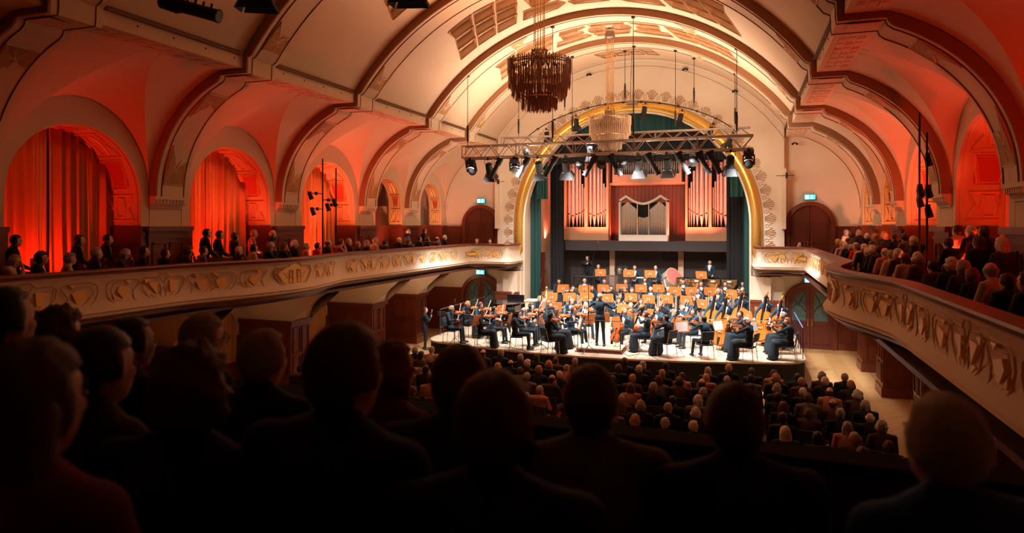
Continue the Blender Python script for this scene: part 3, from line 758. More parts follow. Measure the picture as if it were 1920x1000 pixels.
# wall with the big arch opening
n = 48
outer = [(-6.35, 0)]+[(-6.35+(0)*k, 0) for k in ()]
inn = arch_outline(AR, 0, n); out = []
for k, (x, z) in enumerate(inn):
    if k == 0: out.append((-6.3, 0))
    elif k == n+1: out.append((6.3, 0))
    else:
        q = pi*(k-1)/(n-1); xx = -6.3*cos(q)
        zz = ZC+sqrt(max(0, (R0+.2)**2-xx*xx)) if 0 < k-1 < n-1 else AZ
        if k-1 in (0, n-1): out.append((-6.3 if k == 1 else 6.3, AZ))
        else: out.append((xx, zz))
pw = MB().grid([[(x, YEND, z) for x, z in out], [(x, YEND, z) for x, z in inn]])
pw.grid([[(x, YEND, z) for x, z in inn], [(x, YEND+.6, z) for x, z in inn]])
struct('wall_proscenium', pw, PLW)
for sx in (-1, 1):
    nm = 'left' if sx < 0 else 'right'
    # projecting pilaster beside the arch, below the gallery return
    struct('wall_pilaster_'+nm, MB().box(min(sx*5.05, sx*5.75), 29.5, 1.0, max(sx*5.05, sx*5.75), YEND+.01, 3.0).box(min(sx*5.0, sx*6.2), 29.9, 0, max(sx*5.0, sx*6.2), YEND+.01, 3.0), PLW)
    st = MB().box(min(sx*6.2, sx*6.3), YEND+.03, 0, max(sx*6.2, sx*6.3), 30.82, 9.3)
    struct('wall_return_'+nm, st, PLW)
    struct('wall_end_'+nm, MB().box(min(sx*6.2, sx*10.8), 30.8, 0, max(sx*6.2, sx*10.8), 31.0, 9.3), PLW)
    dd = MB().box(min(sx*6.2, sx*10), 30.74, 3.2, max(sx*6.2, sx*10), 30.8, 5.0).box(min(sx*6.2, sx*10), 30.70, 5.0, max(sx*6.2, sx*10), 30.8, 5.1) if False else MB()
    for x0, x1 in ((8.2, 9.9),):
        dd.box(min(sx*x0, sx*x1), 30.72, 3.2, max(sx*x0, sx*x1), 30.8, 5.0).box(min(sx*x0, sx*x1), 30.68, 5.0, max(sx*x0, sx*x1), 30.8, 5.08)
    for x0, x1 in ((4.95, 6.1), (6.2, 6.3), (8.3, 10.6)):
        yy = 30.72 if x0 > 6.15 else 29.44
        dd.box(min(sx*x0, sx*x1), yy, 0, max(sx*x0, sx*x1), yy+.08, 1.98).box(min(sx*x0, sx*x1), yy-.04, 1.98, max(sx*x0, sx*x1), yy+.08, 2.08)
        for q in range(int((x1-x0)/.6)):
            xa = x0+.1+q*.6
            for (a, b, c, d) in ((xa, xa+.44, 1.0, 1.03), (xa, xa+.44, 1.8, 1.83), (xa, xa+.03, 1.0, 1.83), (xa+.41, xa+.44, 1.0, 1.83), (xa, xa+.44, .3, .33), (xa, xa+.44, .9, .93), (xa, xa+.03, .3, .93), (xa+.41, xa+.44, .3, .93)):
                dd.box(min(sx*a, sx*b), yy-.03, c, max(sx*a, sx*b), yy, d)
    struct('trim_end_dado_'+nm, dd, MAHO)
    # double doors, both storeys
    for (zb, h, r, up) in ((3.2, 2.85, .86, True), (0, 2.70, .92, False)):
        xc = sx*7.3; zs = zb+h-r-.05
        arch = lambda rr, z0=zb, zs=zs, xc=xc: [(xc-rr, z0)]+[(xc-rr*cos(q), zs+rr*sin(q)) for q in lin(0, pi, 24)]+[(xc+rr, z0)]
        d = bpy.data.objects.new('door_%d' % ((1 if sx < 0 else 2)+(2 if up else 0)), None); COL.objects.link(d); d['kind'] = 'structure'
        yy = 30.72 if True else 0
        fr = MB()
        A, B = arch(r+.1), arch(r-.07)
        fr.grid([[(x, 30.80, z) for x, z in A], [(x, 30.62, z) for x, z in A], [(x, 30.60, z) for x, z in B], [(x, 30.8, z) for x, z in B]])
        fr.obj('door_frame', MAHO, d, 30)
        for s2 in (-1, 1):
            pts = [(xc+s2*.01, zb)]+[(xc+s2*x_, zs+sqrt(max(0, (r-.07)**2-x_*x_))) for x_ in lin(.01, r-.07, 12)]+[(xc+s2*(r-.07), zb)]
            lf = MB(); 
            if up: lf.prism(pts, lambda a, b, h_: Vector((a, 30.70+h_, b)), 0, .05)
            else:
                # leaf with a tall curved light: rails and stiles only
                ip = [(xc+s2*.16, zb+1.15)]+[(xc+s2*x_, zs+.02+sqrt(max(0, (r-.22)**2-x_*x_))*.92) for x_ in lin(.16, r-.24, 10)]+[(xc+s2*(r-.24), zb+1.15)]
                m_ = len(pts); ip2 = []
                for k in range(m_):
                    t = k/(m_-1)*(len(ip)-1); j = min(len(ip)-2, int(t)); f = t-j
                    ip2.append((ip[j][0]+(ip[j+1][0]-ip[j][0])*f, ip[j][1]+(ip[j+1][1]-ip[j][1])*f))
                lf.grid([[(x, 30.70, z) for x, z in pts+[pts[0]]], [(x, 30.70, z) for x, z in ip2+[ip2[0]]], [(x, 30.75, z) for x, z in ip2+[ip2[0]]], [(x, 30.75, z) for x, z in pts+[pts[0]]]])
                g = MB().prism(ip, lambda a, b, h_: Vector((a, 30.72+h_, b)), 0, .02); g.obj('door_glass', GLASS, d)
                ld = MB()
                ld.tube([(xc+s2*(r-.24), 30.71, zs-.1), (xc+s2*(r-.42), 30.71, zs+.12), (xc+s2*.3, 30.71, zs+.0), (xc+s2*.16, 30.71, zs-.2)], .016, 4)
                ld.tube([(xc+s2*.2, 30.71, zs+.55), (xc+s2*.34, 30.71, zs+.3), (xc+s2*.4, 30.71, zs+.08)], .014, 4)
                ld.tube([(xc+s2*(r-.3), 30.71, zs+.35), (xc+s2*(r-.45), 30.71, zs+.14)], .014, 4)
                ld.obj('door_tracery', MAHOD, d)
            pm = MB()
            for (z0, z1) in ((zb+.2, zb+1.0),)+(((zb+1.15, zb+2.0),) if up else ()):
                a, b = xc+s2*.12, xc+s2*(r-.2)
                for (p, q, c, dd_) in ((a, b, z0, z0+.04), (a, b, z1-.04, z1), (a, a+s2*.04, z0, z1), (b-s2*.04, b, z0, z1)):
                    pm.box(min(p, q), 30.68, c, max(p, q), 30.70, dd_)
            lf.obj('door_leaf', DOORW, d); pm.obj('door_moulding', DOORW, d)
            hd = MB().tube([(xc+s2*.08, 30.70, zb+1.02), (xc+s2*.08, 30.65, zb+1.05), (xc+s2*.08, 30.65, zb+1.2), (xc+s2*.08, 30.70, zb+1.23)], .014, 6)
            hd.cbox((xc+s2*.08, 30.695, zb+1.1), (.05, .01, .3)); hd.obj('door_handle', BRASS, d)
        # illuminated running-man sign
        zt = zb+h+.12 if up else 2.74
        t = thing('exit_sign', f'glowing blue-green running man sign over the {"upper" if up else "lower"} {"west" if sx<0 else "east"} door', 'sign', (xc, 30.70 if up else 30.62, zt), group='exit signs over the doors')
        MB().box(-.22, .0, 0, .22, .1, .22).obj('housing', BLK, t)
        MB().box(-.205, -.008, .015, .205, .0, .205).obj('sign_face', SIGN, t)
        fg = MB().box(-.17, -.012, .03, -.05, -.009, .19)
        fg.tube([(.02, -.012, .05), (.06, -.012, .10), (.07, -.012, .14)], .012, 4).tube([(.12, -.012, .04), (.08, -.012, .08), (.07, -.012, .12)], .012, 4).tube([(.03, -.012, .13), (.11, -.012, .12)], .009, 4).ell((.085, -.012, .17), (.016, .004, .016), 8, 5)
        fg.obj('pictogram', SIGNW, t)
# upper side door seen in the small bay
for sx in (-1, 1):
    d = MB().box(min(sx*9.72, sx*9.82), 24.5, 3.2, max(sx*9.72, sx*9.82), 25.4, 5.75); struct('door_5' if sx < 0 else 'door_6', d, DOORW)
# gilt roll and white beads round the arch
def arch_path(r, zb, y, n=70): return [(-r, y, z) for z in lin(zb, AZ-.02, 6)]+[(-r*cos(q), y, AZ+r*sin(q)) for q in lin(0, pi, n)]+[(r, y, z) for z in lin(AZ-.02, zb, 6)]
gp = arch_path(5.22, 3.62, YEND-.02); m_ = len(gp)
struct('trim_arch_gilt_roll', MB().tube(gp, [.24*min(1, .25+min(k, m_-1-k)*.4) for k in range(m_)], 14), GOLD, True)
struct('trim_arch_bead', MB().tube(arch_path(4.98, 1.0, YEND-.06), .055, 8).tube(arch_path(5.50, 3.7, YEND-.01), .022, 6), PLW, True)
fanm = MB()
NF = 34; LA = [(-1, z) for z in lin(4.0, AZ, 3)[:-1]]
def AP(s, rr):                 # s along the arch starting at the left foot
    L0 = AZ-3.9
    if s < L0: return Vector((-rr, YEND-.012, 3.9+s))
    q = (s-L0)/5.6
    if q > pi: return Vector((rr, YEND-.012, AZ-(s-L0-pi*5.6)))
    return Vector((-rr*cos(q), YEND-.012, AZ+rr*sin(q)))
T = 2*(AZ-3.9)+pi*5.6
for k in range(NF):
    s = T*(k+.5)/NF; w_ = T/NF*.30
    for j in range(6):
        a = (j-2.5)/2.5
        fanm.tube([AP(s+a*w_*.45, 5.55), AP(s+a*w_*1.1, 5.98-.12*a*a)], [.010, .018], 4)
    fanm.tube([AP(s-w_*.5, 5.56), AP(s+w_*.5, 5.56)], .014, 4)
    for sg in (1, -1):
        s2 = s+T/NF*.5
        fanm.tube([AP(s2+sg*.02, 5.55), AP(s2+sg*.075, 5.62), AP(s2+sg*.02, 5.70), AP(s2+sg*.085, 5.76), AP(s2+sg*.04, 5.83)], .010, 4)
struct('trim_arch_fan_border', fanm, TAN)
# vault edge moulding on the end wall
em = MB()
for r_, d_ in ((R0-.05, .07), (R0-.35, .03)):
    em.tube([(r_*sin(a), YEND-.03, ZC+r_*cos(a)) for a in lin(-math.asin(6.3/r_), math.asin(6.3/r_), 60)], d_, 6)
struct('trim_end_arch_moulding', em, PLW, True)
for sx in (-1, 1):
    em = MB().tube([(sx*(EX+(EA-.06)*cos(q)), 30.76, EZ+(EB-.06)*sin(q)) for q in lin(PHI1, 0, 24)], .05, 6)
    struct('trim_side_arch_moulding', em, PLW, True)

# ================================================================== stage
def stage_poly(inset=0.0):
    P = []
    xl, xr = -6.55+inset, 6.6-inset
    P.append((xl, 30.78)); P.append((xl, 24.0))
    P += [(xl+1.0-1.0*cos(q), 23.8-1.0*sin(q)-.05) for q in lin(.2, pi/2, 6)]
    P += [(x, 22.75-.95*(1-((x)/5.6)**2)-inset*0+.0) for x in lin(-5.4, 5.4, 18)]
    P += [(xr-1.0+1.0*sin(q), 23.8-1.0*cos(q)-.05) for q in lin(0, pi/2-.2, 6)]
    P += [(xr, 24.0), (xr, 30.78)]
    return P
T0 = lambda a, b, h: Vector((a, b, h))
struct('floor_stage', MB().prism(stage_poly(), T0, .79, .85).box(-4.98, 30.78, .79, 4.98, 35.3, .85), STAGEF)
sk = MB(); sp = stage_poly(.03)
sk.grid([[(a, b, 0.0) for a, b in sp], [(a, b, .80) for a, b in sp]])
struct('wall_stage_skirt', sk, BLACKF)
sl = MB()
for x in (-4.2, -1.4, 1.4, 4.2): sl.box(x-.008, 22.0, .85, x+.008, 30, .852)
for y in (24.2, 26.2, 28.2): sl.box(-6.5, y-.006, .85, 6.5, y+.006, .852)
struct('trim_stage_joints', sl, MAHOD)
RZ = (.85, 1.10, 1.30, 1.80)   # floor, and the three riser tops
rs = MB()
rs.box(-4.7, 28.15, .85, 4.7, 30.95, RZ[1]); rs.box(-4.75, 30.95, .85, 4.75, 32.6, RZ[2]); rs.box(-4.8, 32.6, .85, 4.8, 35.25, RZ[3])
struct('floor_risers', rs, STAGEF)
# stage box
struct('wall_stage_left', MB().box(-5.3, 30.9, 0, -5.05, 36.5, 11.5), PLW)
struct('wall_stage_right', MB().box(5.05, 30.9, 0, 5.3, 36.5, 11.5), PLW)
struct('ceiling_stage', MB().box(-5.3, 30.9, 11.4, 5.3, 36.5, 11.6), BLACKF)
bw = MB().box(-5.05, 36.2, 3.9, 5.05, 36.4, 11.5); struct('wall_stage_back', bw, WALNUT)
bl = MB()
for k in range(22): bl.box(-2.2+k*.2, 36.17, 4.4, -2.19+k*.2, 36.2, 8)
struct('trim_board_joints', bl, MAHOD)
sh = MB().box(-4.35, 33.9, 3.85, 4.75, 36.2, 4.33); struct('trim_organ_gallery', sh, mat('dark_gallery_fascia', (.035, .025, .025), .5))
pan = MB().box(-5.05, 35.32, 0, 5.05, 35.4, 3.9); struct('wall_stage_panels', pan, GREY)
pj = MB()
for x in [-4.3+.62*k for k in range(15)]: pj.box(x-.006, 35.31, 1, x+.006, 35.32, 3.85)
struct('trim_panel_joints', pj, BLKM)
po = MB()
for x in (-1.75, 1.72): po.box(x-.13, 35.15, 1.8, x+.13, 35.31, 3.85)
po.box(-4.3, 35.2, 3.78, 4.35, 35.31, 3.85); struct('trim_stage_posts', po, PINE)
# curtains
def curtain(mb, m, label, group=None):
    return tag(mb.obj('curtain', m, smooth=True), label, 'curtain', group)
curtain(folds(-5.0, -4.5, 31.45, .86, 9.6, .06, .19, 'x', lambda t: 8.6, seed=3), GREEN, 'tall teal green velvet curtain hanging in the arch beside the grand piano')
curtain(folds(4.7, 5.0, 31.45, .86, 9.6, .06, .19, 'x', lambda t: 8.6, seed=4), GREEN, 'tall teal green velvet curtain hanging in the arch behind the double basses')
curtain(folds(-4.5, 4.5, 31.0, 9.3, 9.6, .05, .2, 'x', lambda t: 5.15+sqrt(max(0, 27-(9*t-4.5)**2)), seed=5, n=300), GREEN, 'teal green velvet valance gathered under the crown of the gilded arch')
curtain(folds(-4.62, -4.1, 31.22, 6.35, 9.6, .06, .16, 'x', lambda t: 8.2, seed=6), GREEN, 'short teal drape hanging beside the organ case above the harp')
curtain(folds(4.15, 4.72, 31.22, 6.35, 9.6, .06, .16, 'x', lambda t: 8.2, seed=7), GREEN, 'short teal drape hanging beside the organ case above the timpani')
curtain(folds(-3.9, -3.35, 31.9, .86, 9, .07, .17, 'x', lambda t: 9.0, seed=8), BLACKC, 'black stage drape between the green curtain and the tall organ case by the harp') if False else None
curtain(folds(-4.62, -3.9, 33.6, 1.3, 9, .07, .17, 'x', lambda t: 9.0, seed=8), BLACKC, 'black wing drape hanging beside the camera operator')
curtain(folds(3.95, 4.9, 33.2, 1.3, 9, .07, .17, 'x', lambda t: 9.0, seed=9), BLACKC, 'black wing drape hanging beyond the timpani')
curtain(folds(-4.0, 4.1, 31.6, 8.02, 9.2, .04, .2, 'x', lambda t: 8.95, seed=10, n=260), BLACKC, 'black border drape hung across the top of the stage opening')
# wooden stair flank seen at the wing
ws = MB().box(-4.95, 31.8, 1.3, -4.8, 33.3, 3.75)
for k in range(4): ws.box(-4.8, 31.9+k*.4, 1.4, -4.76, 31.94+k*.4, 3.7); ws.box(-4.8, 31.8, 1.6+k*.6, -4.76, 33.3, 1.65+k*.6)
tag(ws.obj('wing_screen', MAHO), 'mahogany panelled screen standing in the wing beside the teal curtain', 'screen')

cr = MB()
for (x0, x1, y, z) in ((-5.04, -4.45, 31.47, 8.62), (4.6, 5.04, 31.47, 8.62), (-5.04, -4.05, 31.24, 8.22), (4.1, 5.04, 31.24, 8.22), (-5.04, 5.04, 31.62, 8.97), (-5.04, -3.85, 33.6, 9.02), (3.9, 5.04, 33.2, 9.02)):
    cr.box(x0, y-.03, z, x1, y+.07, z+.07)
cr.tube([(-4.6*cos(q)*1.0, 31.02, 5.15+5.02*sin(q)+.06) for q in lin(.95, pi-.95, 20)], .035, 6)
struct('trim_curtain_rails', cr, BLKM)
# ================================================================== organ
def pipe(mb, mouth, x, y, z0, zt, r, foot=.55):
    mb.lathe([(r*.22, z0), (r*.95, z0+foot), (r, z0+foot+.03), (r, zt), (r*.85, zt)], (x, y, 0), 12)
    mouth.box(x-r*.55, y-r-.012, z0+foot+.02, x+r*.55, y-r*.6, z0+foot+.09)
def organ_case(x0, x1, falling, label, ztop=9.05):
    zb = 4.38; y0 = 35.0; t = thing('organ_case', label, 'organ', ((x0+x1)/2, y0+.4, 4.33), group='pipe organ cases')
    cx = (x0+x1)/2; hw = (x1-x0)/2
    f = MB(); z = zb-4.33
    f.box(-hw, -.4, 0, hw, .35, .68); f.box(-hw, -.4, .68, -hw+.10, .35, ztop-4.33); f.box(hw-.10, -.4, .68, hw, .35, ztop-4.33); f.box(-.07, -.4, .68, .07, -.1, ztop-4.33)
    f.box(-hw, -.4, ztop-4.33-.12, hw, .35, ztop-4.33); f.box(-.006, -.405, 0, .006, -.4, .68)
    f.obj('case_frame', PINE, t)
    MB().box(-hw+.1, .2, .68, hw-.1, .3, ztop-4.45).obj('case_back', BLKM, t)
    for half in (0, 1):
        a = -hw+.14 if half == 0 else .10; b = -.10 if half == 0 else hw-.14
        rr = [.115, .14, .115, .09, .065, .055] if falling else [.05, .06, .085, .105, .15, .115]
        tp = [4.2, 4.5, 4.1, 3.75, 2.95, 2.75] if falling else [2.65, 2.95, 3.5, 3.9, 4.4, 4.3]
        ft = [.62, .52, .60, .66, .74, .82] if falling else [.82, .74, .66, .58, .50, .62]
        k = (b-a)/(2*sum(rr)+5*.012*1.0); x = a
        for r, h, fo in zip(rr, tp, ft):
            r2 = r*k; p = MB(); m = MB(); pipe(p, m, x+r2, -.12, .70, h, r2*.94, fo)
            for zz in (h*.45+.6, h*.75+.4):
                if zz < h-.2 and r > .08: p.tube([(x+r2+r2*.96*cos(q), -.12+r2*.96*sin(q), zz) for q in lin(pi, 2*pi, 8)], .012, 4)
            o = p.obj('organ_pipe', PIPE, t, 50); m.obj('pipe_mouth', PIPED, o)
            x += 2*r2+.012*k
    return t
organ_case(-4.28, -1.92, True, 'tall maple organ case with falling pipes, beside the teal drape above the harp')
organ_case(1.95, 4.32, False, 'tall maple organ case with pipes rising outward, above the timpani')
# upper case, mostly behind the rig
t = thing('organ_case', 'wide upper organ case above the brown boards, mostly hidden by the lighting rig', 'organ', (0, 35.6, 7.3), group='pipe organ cases')
MB().box(-1.75, -.4, 0, 1.75, .4, .42).box(-1.75, -.4, .42, -1.65, .4, 2.2).box(1.65, -.4, .42, 1.75, .4, 2.2).box(-.006, -.405, 0, .006, -.4, .42).box(-1.9, -.3, -.1, 1.9, .55, 0).obj('case_frame', PINE, t)
for k in range(30):
    x = -1.6+k*.110; p = MB(); m = MB(); pipe(p, m, x, -.1, .42, 1.6+.4*abs(cos(k*.21)), .042, .3); o = p.obj('organ_pipe', PIPE, t, 50)
# positive organ with the scalloped top
t = thing('positive_organ', 'white framed chamber organ case with double peaked top', 'organ', (0.0, 34.3, 4.33))
wv = MB(); hw = 1.20
top = lambda x: 2.02+(.34*(1-abs(abs(x)-.72)/.48)**1.0 if abs(x) > .24 else 0)-(.0)+(.10*0)
def top(x):
    ax = abs(x)
    if ax > .84: return 2.28-(ax-.84)/.36*.24
    return 1.90+.38*(ax/.84)**1.7
xs = lin(-hw, hw, 49)
pr = [(x, top(x)) for x in xs]+[(x, top(x)-.13) for x in reversed(xs)]
TY = lambda a, b, h: Vector((a, h, b))
for i in range(len(xs)-1):
    a, b = xs[i], xs[i+1]
    wv.prism([(a, top(a)-.12), (b, top(b)-.12), (b, top(b)), (a, top(a))], TY, -.35, .35)
wv.box(-hw, -.35, -.1, hw, .35, .30); wv.box(-hw, -.35, .3, -hw+.09, .35, 2.0); wv.box(hw-.09, -.35, .3, hw, .35, 2.0)
wv.obj('case_frame', mat('white_case', (.86, .78, .70), .5), t)
dv = MB().box(-.30, -.33, .3, -.26, -.25, 1.9).box(.26, -.33, .3, .30, -.25, 1.9); dv.obj('case_divider', PINE, t)
MB().box(-hw+.09, .1, .3, hw-.09, .15, 1.9).obj('case_back', BLKM, t)
xs = lin(-hw+.14, hw-.14, 33)
for k, x in enumerate(xs):
    ax = abs(x); h = 1.42+.42*(1-abs(ax-.72)/.4) if ax > .32 else 1.20-.05*abs(cos(ax*8))
    if ax > .32: h = 1.95-abs(ax-.78)*.85
    p = MB(); m = MB(); fo = .36+.17*abs(sin(x*2.6)) if ax > .3 else .60-.25*ax; pipe(p, m, x, -.15, .3, min(h, top(x)-.15), .027, fo)
    o = p.obj('organ_pipe', PIPE, t, 50); m.obj('pipe_mouth', GOLDP, o)

# ================================================================== rig
def truss(y, z, x0, x1, label, h=.42, d=.36):
    t = thing('lighting_truss', label, 'truss', ((x0+x1)/2, y, z), group='hanging trusses'); L = (x1-x0)/2
    ch = MB()
    for (a, b) in ((-d/2, 0), (d/2, 0), (-d/2, -h), (d/2, -h)): ch.tube([(-L, a, b), (L, a, b)], .026, 6)
    ch.obj('chord', STEEL, t, 40)
    br = MB(); n = int(2*L/.34)
    for k in range(n):
        a, b = -L+2*L*k/n, -L+2*L*(k+1)/n; u_, w_ = (0, -h) if k % 2 else (-h, 0)
        for yy in (-d/2, d/2): br.tube([(a, yy, u_), (b, yy, w_)], .013, 4)
        br.tube([(a, -d/2, u_), (a, d/2, u_)], .011, 4)
    for q in range(0, n, 6):
        a = -L+2*L*q/n
        for yy in (-d/2, d/2): br.tube([(a, yy, 0), (a, yy, -h)], .016, 4)
    br.obj('bracing', STEEL, t)
    MB().tube([(-L, 0, -h-.05), (L, 0, -h-.05)], .028, 6).obj('lamp_bar', STEEL, t)
    return t
truss(23.0, 7.98, -4.95, 5.0, 'front aluminium lighting truss carrying the row of hanging lamps')
truss(27.1, 8.78, -4.9, 4.95, 'rear aluminium lighting truss hung behind the small chandelier', h=.30, d=.3)
t = thing('curved_lighting_pipe', 'thin arched lighting pipe strung with small lamps in front of the gilded arch', 'pipe', (0, 28.6, 8.85))
pc = [(x, 0, 1.42*(1-(x/4.4)**2)**.8 if abs(x) < 4.4 else 0) for x in lin(-4.4, 4.4, 60)]
MB().tube(pc, .022, 6).obj('pipe', BLK, t, True)
cl = MB()
for k in range(4, 58, 5): cl.cbox(pc[k], (.10, .08, .07))
cl.obj('clamp', BLK, t)
def cable(x, y, z0, z1, label, r=.012, hook=True, group='hoist chains and cables of the rig'):
    t = thing('hoist_cable', label, 'cable', (x, y, z0), group=group)
    MB().tube([(0, 0, .0), (0, 0, z1-z0)], r, 5).obj('chain', BLK, t)
    if hook:
        MB().tube([(0, 0, .15), (0, 0, .62)], [.03, .045], 6).cbox((0, 0, .68), (.06, .05, .14)).obj('hook_block', BLK, t)
        MB().cbox((0, 0, z1-z0-.03), (.12, .12, .05)).obj('ceiling_plate', BLK, t)
def crown(x, y):
    a = sqrt(max(0, R0*R0-x*x)); return ZC+a-.02
i = 0
for (x, y, z0, w_) in ((-4.8, 23.0, 8.0, 'front truss, at its outer end above the piano side'), (-1.6, 23.0, 8.0, 'front truss, in line with the tall organ case by the harp'), (1.2, 23.0, 8.0, 'front truss, just past its middle'), (4.5, 23.0, 8.0, 'front truss, at its outer end above the double basses'),
                     (-4.2, 27.1, 8.8, 'rear truss, at its outer end above the piano side'), (-1.9, 27.1, 8.8, 'rear truss, behind the small chandelier'), (.6, 27.1, 8.8, 'rear truss, next to its middle'), (2.2, 27.1, 8.8, 'rear truss, between middle and double bass end'), (4.4, 27.1, 8.8, 'rear truss, at its outer end above the double basses'),
                     (-2.6, 28.6, 10.05, 'arched pipe, on its piano side'), (0, 28.6, 10.3, 'arched pipe, at its crown'), (2.8, 28.6, 9.95, 'arched pipe, on its double bass side')):
    yy = y
    for r_ in RIBS:
        pass
    cable(x, yy, z0, crown(x, y)-(.20 if any(r_ <= y <= r_+RW for r_ in RIBS) else 0), 'thin chain of the '+w_)
t = thing('hoist_motor', 'small grey winch box hanging at the crown of the arched pipe', 'winch', (.35, 28.3, 10.1))
MB().box(-.22, -.1, 0, .22, .1, .16).obj('housing', STEEL, t); MB().tube([(-.08, 0, .16), (-.02, 0, 2.25)], .01, 4).tube([(.08, 0, .16), (.03, 0, 2.25)], .01, 4).obj('sling', BLK, t)
# --- lamps
def fresnel():
    t = thing('barn_door_lamp', 'x', 'lamp')
    MB().tube([(-.13, 0, -.16), (-.13, 0, -.02), (.13, 0, -.02), (.13, 0, -.16)], .012, 4).cbox((0, 0, .02), (.06, .06, .10)).obj('yoke', BLK, t)
    b = MB().lathe([(.08, -.14), (.115, -.18), (.115, -.46), (.125, -.50)], n=14); b.obj('lamp_body', BLKM, t, 40)
    d = MB()
    for a in range(4):
        M = Matrix.Rotation(a*pi/2, 4, 'Z'); d.add([M@Vector(p) for p in ((-.12, .125, -.5), (.12, .125, -.5), (.20, .22, -.70), (-.20, .22, -.70), (-.12, .135, -.5), (.12, .135, -.5), (.20, .23, -.70), (-.20, .23, -.70))], [(0, 1, 2, 3), (7, 6, 5, 4), (0, 4, 5, 1), (1, 5, 6, 2), (2, 6, 7, 3), (3, 7, 4, 0)])
    d.obj('barn_door', BLKM, t); MB().lathe([(.10, -.503), (.0, -.495)], n=14).obj('lens', LENS, t)
    return t
def profile_lamp():
    t = thing('profile_lamp', 'x', 'lamp')
    MB().tube([(-.11, 0, -.22), (-.11, 0, -.02), (.11, 0, -.02), (.11, 0, -.22)], .012, 4).cbox((0, 0, .02), (.06, .06, .1)).obj('yoke', BLK, t)
    b = MB(); M = Matrix.Translation((0, 0, -.22))@Matrix.Rotation(radians(-28), 4, 'Y')
    b.lathe([(.09, .26), (.10, .05), (.075, .0), (.075, -.42), (.085, -.46)], n=12, M=M)
    for q in range(4): b.box(.075, -.01, -.05-q*.1, .12, .01, -.03-q*.1, M)
    b.obj('lamp_body', BLKM, t, 40); MB().lathe([(.07, -.462), (.0, -.455)], n=12, M=M).obj('lens', mat('dark_lens', (.12, .14, .16), .15), t)
    return t
def moving_head():
    t = thing('moving_head_lamp', 'x', 'lamp')
    MB().box(-.14, -.10, -.14, .14, .10, 0).cbox((0, 0, .04), (.08, .08, .1)).obj('lamp_base', BLKM, t)
    MB().box(-.17, -.05, -.42, -.13, .05, -.14).box(.13, -.05, -.42, .17, .05, -.14).obj('yoke', BLK, t)
    M = Matrix.Translation((0, 0, -.34))@Matrix.Rotation(radians(12), 4, 'X')
    MB().lathe([(.10, .13), (.13, .05), (.13, -.12), (.10, -.18)], n=14, M=M).obj('lamp_head', BLKM, t, 40)
    MB().tube([Matrix.Translation((0, 0, -.34))@Vector((.12*cos(q), -.10, .05+.06*sin(q))) for q in lin(.2, pi-.2, 8)], .014, 4).obj('head_stripe', F_WHT, t)
    return t
def round_lamp():
    t = thing('round_wash_lamp', 'x', 'lamp')
    MB().tube([(-.13, 0, -.2), (-.13, 0, 0), (.13, 0, 0), (.13, 0, -.2)], .012, 4).obj('yoke', BLK, t)
    M = Matrix.Translation((0, 0, -.24))@Matrix.Rotation(radians(55), 4, 'X')
    MB().lathe([(.05, .14), (.12, .08), (.135, -.12)], n=14, M=M).obj('lamp_body', BLKM, t, 40); MB().lathe([(.12, -.122), (.0, -.118)], n=14, M=M).obj('lens', mat('frosted_lens', (.75, .8, .8), .3), t)
    return t
PROT = {'f': fresnel(), 'p': profile_lamp(), 'm': moving_head(), 'r': round_lamp()}; usedp = set()
LN = {'f': 'black barn-door lamp', 'p': 'long black profile lamp', 'm': 'black moving-head lamp with white stripe', 'r': 'round black wash lamp'}
def lamp(kind, x, y, z, rz, label, group, s=1.0, rod=None):
    p = PROT[kind]
    o = p if kind not in usedp else dup(p, parent=None)
    usedp.add(kind); o.location = (x, y, z); o.rotation_euler = (.5 if kind in 'fm' and not rod else .15, 0, rz); o.scale = (s, s, s); o['label'] = label; o['group'] = group
    if rod:
        if kind == 'p': o.rotation_euler = (0, -.80, .25)
        q = o.rotation_euler.to_matrix().inverted()@Vector((0, 0, rod/s)); MB().tube([q*.01, q], .012, 5).obj('hanging_rod', BLK, o)
cnt = {}
for u, k, rz in ((881, 'm', 0), (915, 'f', .1), (933, 'p', pi), (964, 'm', .2), (984, 'p', pi), (1008, 'f', 0), (1036, 'p', pi), (1060, 'f', .1), (1087, 'r', 0), (1110, 'p', pi), (1128, 'r', .3), (1150, 'p', 0), (1168, 'r', 0), (1196, 'f', 0), (1220, 'p', 0), (1250, 'f', 0), (1277, 'p', 0), (1300, 'r', .2), (1316, 'p', 0), (1336, 'p', 0), (1370, 'f', .1), (1404, 'm', 0)):
    X = (px_dir(u, 300).x/px_dir(u, 300).y)*23.0+CAMX; cnt[k] = cnt.get(k, 0)+1
    lamp(k, X, 23.0, 7.50, rz, f'{LN[k]} under the front truss, {ORD[cnt[k]-1]} such from piano end', 'lamps under the front truss', 1.12)
for j, (u, v) in enumerate(((1024, 240), (1080, 215), (1140, 200), (1210, 192), (1279, 205), (1337, 230), (1387, 252))):
    p = on_y(u, v, 28.6); z = min(p.z, 8.85+1.42*max(0, (1-(p.x/4.4)**2))**.8)
    p.x = max(-4.3, min(4.3, p.x)); lamp('f', p.x, 28.6, (z if j < 6 else 8.85)-.06, .15*j, f'{ORD[j]} small lit barn-door lamp along the arched pipe from the piano side', 'lamps along the arched pipe', .9)
for j, x in enumerate((-3.9, -1.2, .4, 2.9)):
    lamp('f' if j % 2 else 'r', x, 27.1, 8.42, 0, f'black lamp under the rear truss, {ORD[j]} from the piano end', 'lamps under the rear truss', 1.0)
